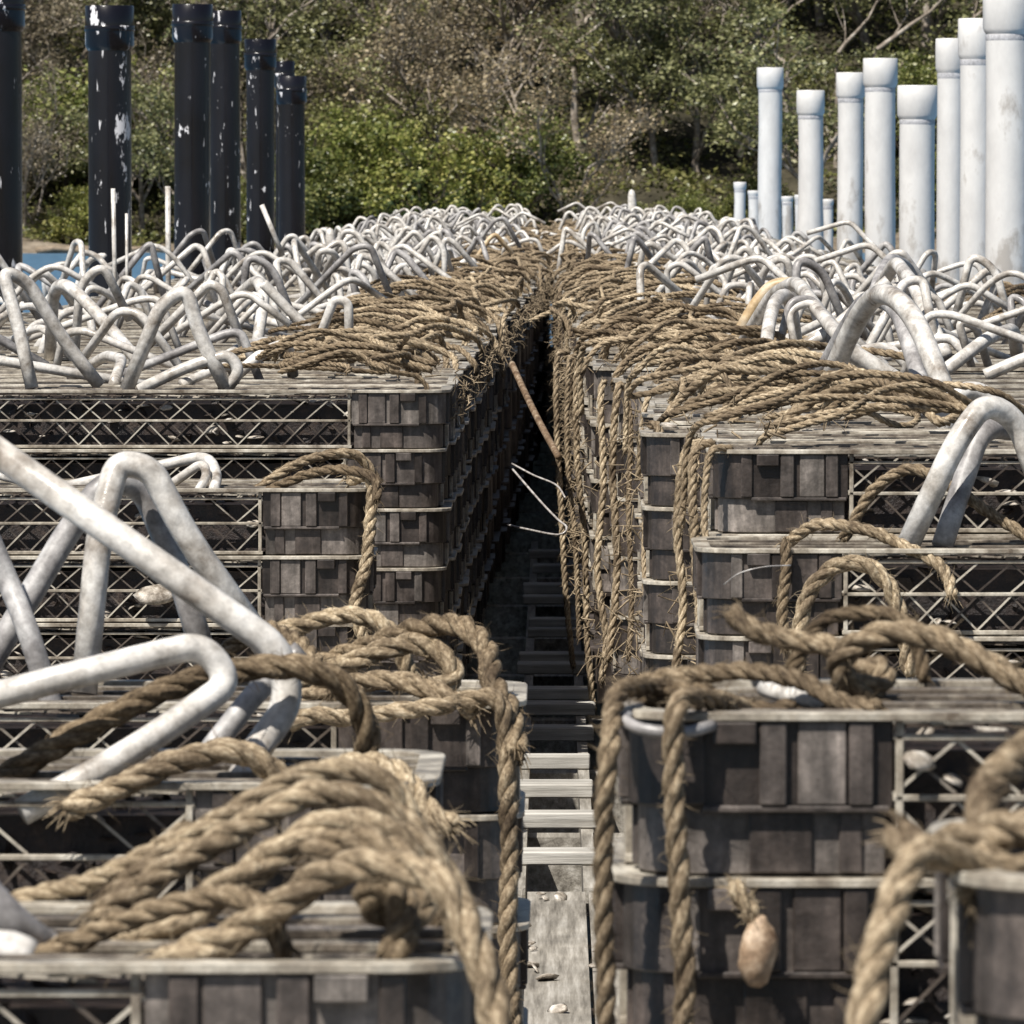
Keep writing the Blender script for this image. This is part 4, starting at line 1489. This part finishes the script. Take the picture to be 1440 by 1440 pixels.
x = -15.5
while x < 15.5:                                    # the water's edge
    px = VPX + F / 140 * x
    kind = 'green'
    if px < 60 or 740 < px < 830:
        kind = 'brown'
    elif px > 1000:
        kind = R.choice(('green', 'dark'))
    elif 150 < px < 300:
        kind = R.choice(('green', 'dark'))
    h = R.uniform(2.5, 3.2) if 420 < px < 740 else R.uniform(1.4, 2.5)
    if 850 < px < 1010:
        h = R.uniform(0.9, 1.3)
    place_tree(kind, x, R.uniform(139.2, 141.0), h * (1.0 if kind == 'green' else 1.15), "the water's edge")
    x += R.uniform(0.95, 1.35)
x = -17.5
while x < 17.5:
    px = VPX + F / 145 * x
    kind = 'dark'
    if 430 < px < 740 or px < 60:
        kind = R.choice(('brown', 'brown', 'brown', 'dark'))
    elif px < 300:
        kind = R.choice(('dark', 'green', 'brown'))
    elif px > 850:
        kind = R.choice(('dark', 'dark', 'green'))
    place_tree(kind, x, R.uniform(142.5, 146.0), R.uniform(2.6, 3.6), 'the lower slope')
    x += R.uniform(0.8, 1.2)
x = -20
while x < 20:
    px = VPX + F / 152 * x
    kind = R.choice(('dark', 'dark', 'brown'))
    if px < 740:
        kind = R.choice(('brown', 'dark', 'dark')) if px < 430 else R.choice(('brown', 'brown', 'brown', 'dark'))
    place_tree(kind, x, R.uniform(148, 154), R.uniform(3.0, 4.2), 'the middle slope')
    x += R.uniform(0.9, 1.3)
x = -22
while x < 22:
    px = VPX + F / 162 * x
    kind = R.choice(('brown', 'brown', 'dark')) if 380 < px < 760 else R.choice(('dark', 'brown')) if px <= 380 else R.choice(('dark', 'dark', 'green'))
    place_tree(kind, x, R.uniform(158, 166), R.uniform(3.2, 4.5), 'the upper slope')
    x += R.uniform(1.1, 1.7)

x = -24
while x < 24:
    place_tree(R.choice(('dark', 'dark', 'brown')), x, R.uniform(172, 182), R.uniform(4.0, 5.0), 'the top slope')
    x += R.uniform(1.3, 1.9)

# ground cover on the slope, too fine to count
mb = MB()
for _ in range(5200):
    xx, yy = R.uniform(-20, 20), R.uniform(138.5, 172)
    leaves(mb, Vector((xx, yy, ground_z(xx, yy) + 0.1)), R.randint(20, 34), R.uniform(0.15, 0.3), 0.11, R, 0.5)
for _ in range(2600):
    xx, yy = R.choice((-1, 1)) * R.uniform(20, 46), R.uniform(138.5, 185)
    leaves(mb, Vector((xx, yy, ground_z(xx, yy) + 0.25)), R.randint(16, 26), R.uniform(0.25, 0.5), 0.2, R, 0.6)
o = link_obj('undergrowth', mb.mesh('undergrowth', M['grass']))
tag(o, 'low undergrowth covering the bank', 'undergrowth', None, 'stuff')

# fallen logs on the tide line
for x0, x1, yy, r, lab in ((-10.6, -8.6, 137.3, 0.10, "fallen log on the tide line left of the black pipes"), (-9.9, -7.2, 136.8, 0.07, 'thin fallen log on the tide line behind the black pipes'), (0.3, 2.2, 137.6, 0.12, 'fallen log on the tide line above the aisle')):
    mb = MB()
    pts = [Vector((x0 + (x1 - x0) * t / 8, yy + 0.1 * math.sin(t), 0.05 + 0.04 * math.sin(t * 1.3))) for t in range(9)]
    mb.tube(pts, [r * (1 - 0.05 * t) for t in range(9)], 10)
    tag(centred(link_obj('fallen_log', mb.mesh('fallen_log', M['log']))), lab, 'log', 'fallen logs on the tide line')

# ---------------------------------------------------------------- light and camera
SUN = Vector((-0.38, -0.55, 0.95)).normalized()
el = math.asin(SUN.z)
az = math.atan2(SUN.x, SUN.y)
w = bpy.data.worlds.new('World')
SC.world = w
w.use_nodes = True
nt = w.node_tree
sky = nt.nodes.new('ShaderNodeTexSky')
sky.sky_type = 'NISHITA'
sky.sun_disc = False
sky.sun_elevation = el
sky.sun_rotation = az
bg = nt.nodes['Background']
nt.links.new(sky.outputs[0], bg.inputs[0])
bg.inputs[1].default_value = 0.05
sl = bpy.data.lights.new('sun', 'SUN')
sl.energy = 5.0
sl.angle = math.radians(0.5)
sl.color = (1.0, 0.95, 0.87)
so = bpy.data.objects.new('sun', sl)
COL.objects.link(so)
so.rotation_euler = (-SUN).to_track_quat('-Z', 'Y').to_euler()

cam = bpy.data.cameras.new('camera')
cam.sensor_width = 36
cam.lens = 36 * F / 1440
cam.clip_start = 0.05
cam.clip_end = 2000
cam.dof.use_dof = True
cam.dof.focus_distance = 10.8
cam.dof.aperture_fstop = 62
co = bpy.data.objects.new('camera', cam)
COL.objects.link(co)
co.location = (0, 0, ZC)
co.rotation_euler = (math.pi / 2 - PITCH, 0, YAW)
SC.camera = co
SC.view_settings.view_transform = 'Standard'
SC.view_settings.look = 'None'
SC.view_settings.exposure = 0.46
SC.view_settings.gamma = 1.0
SC.cycles.use_denoising = True
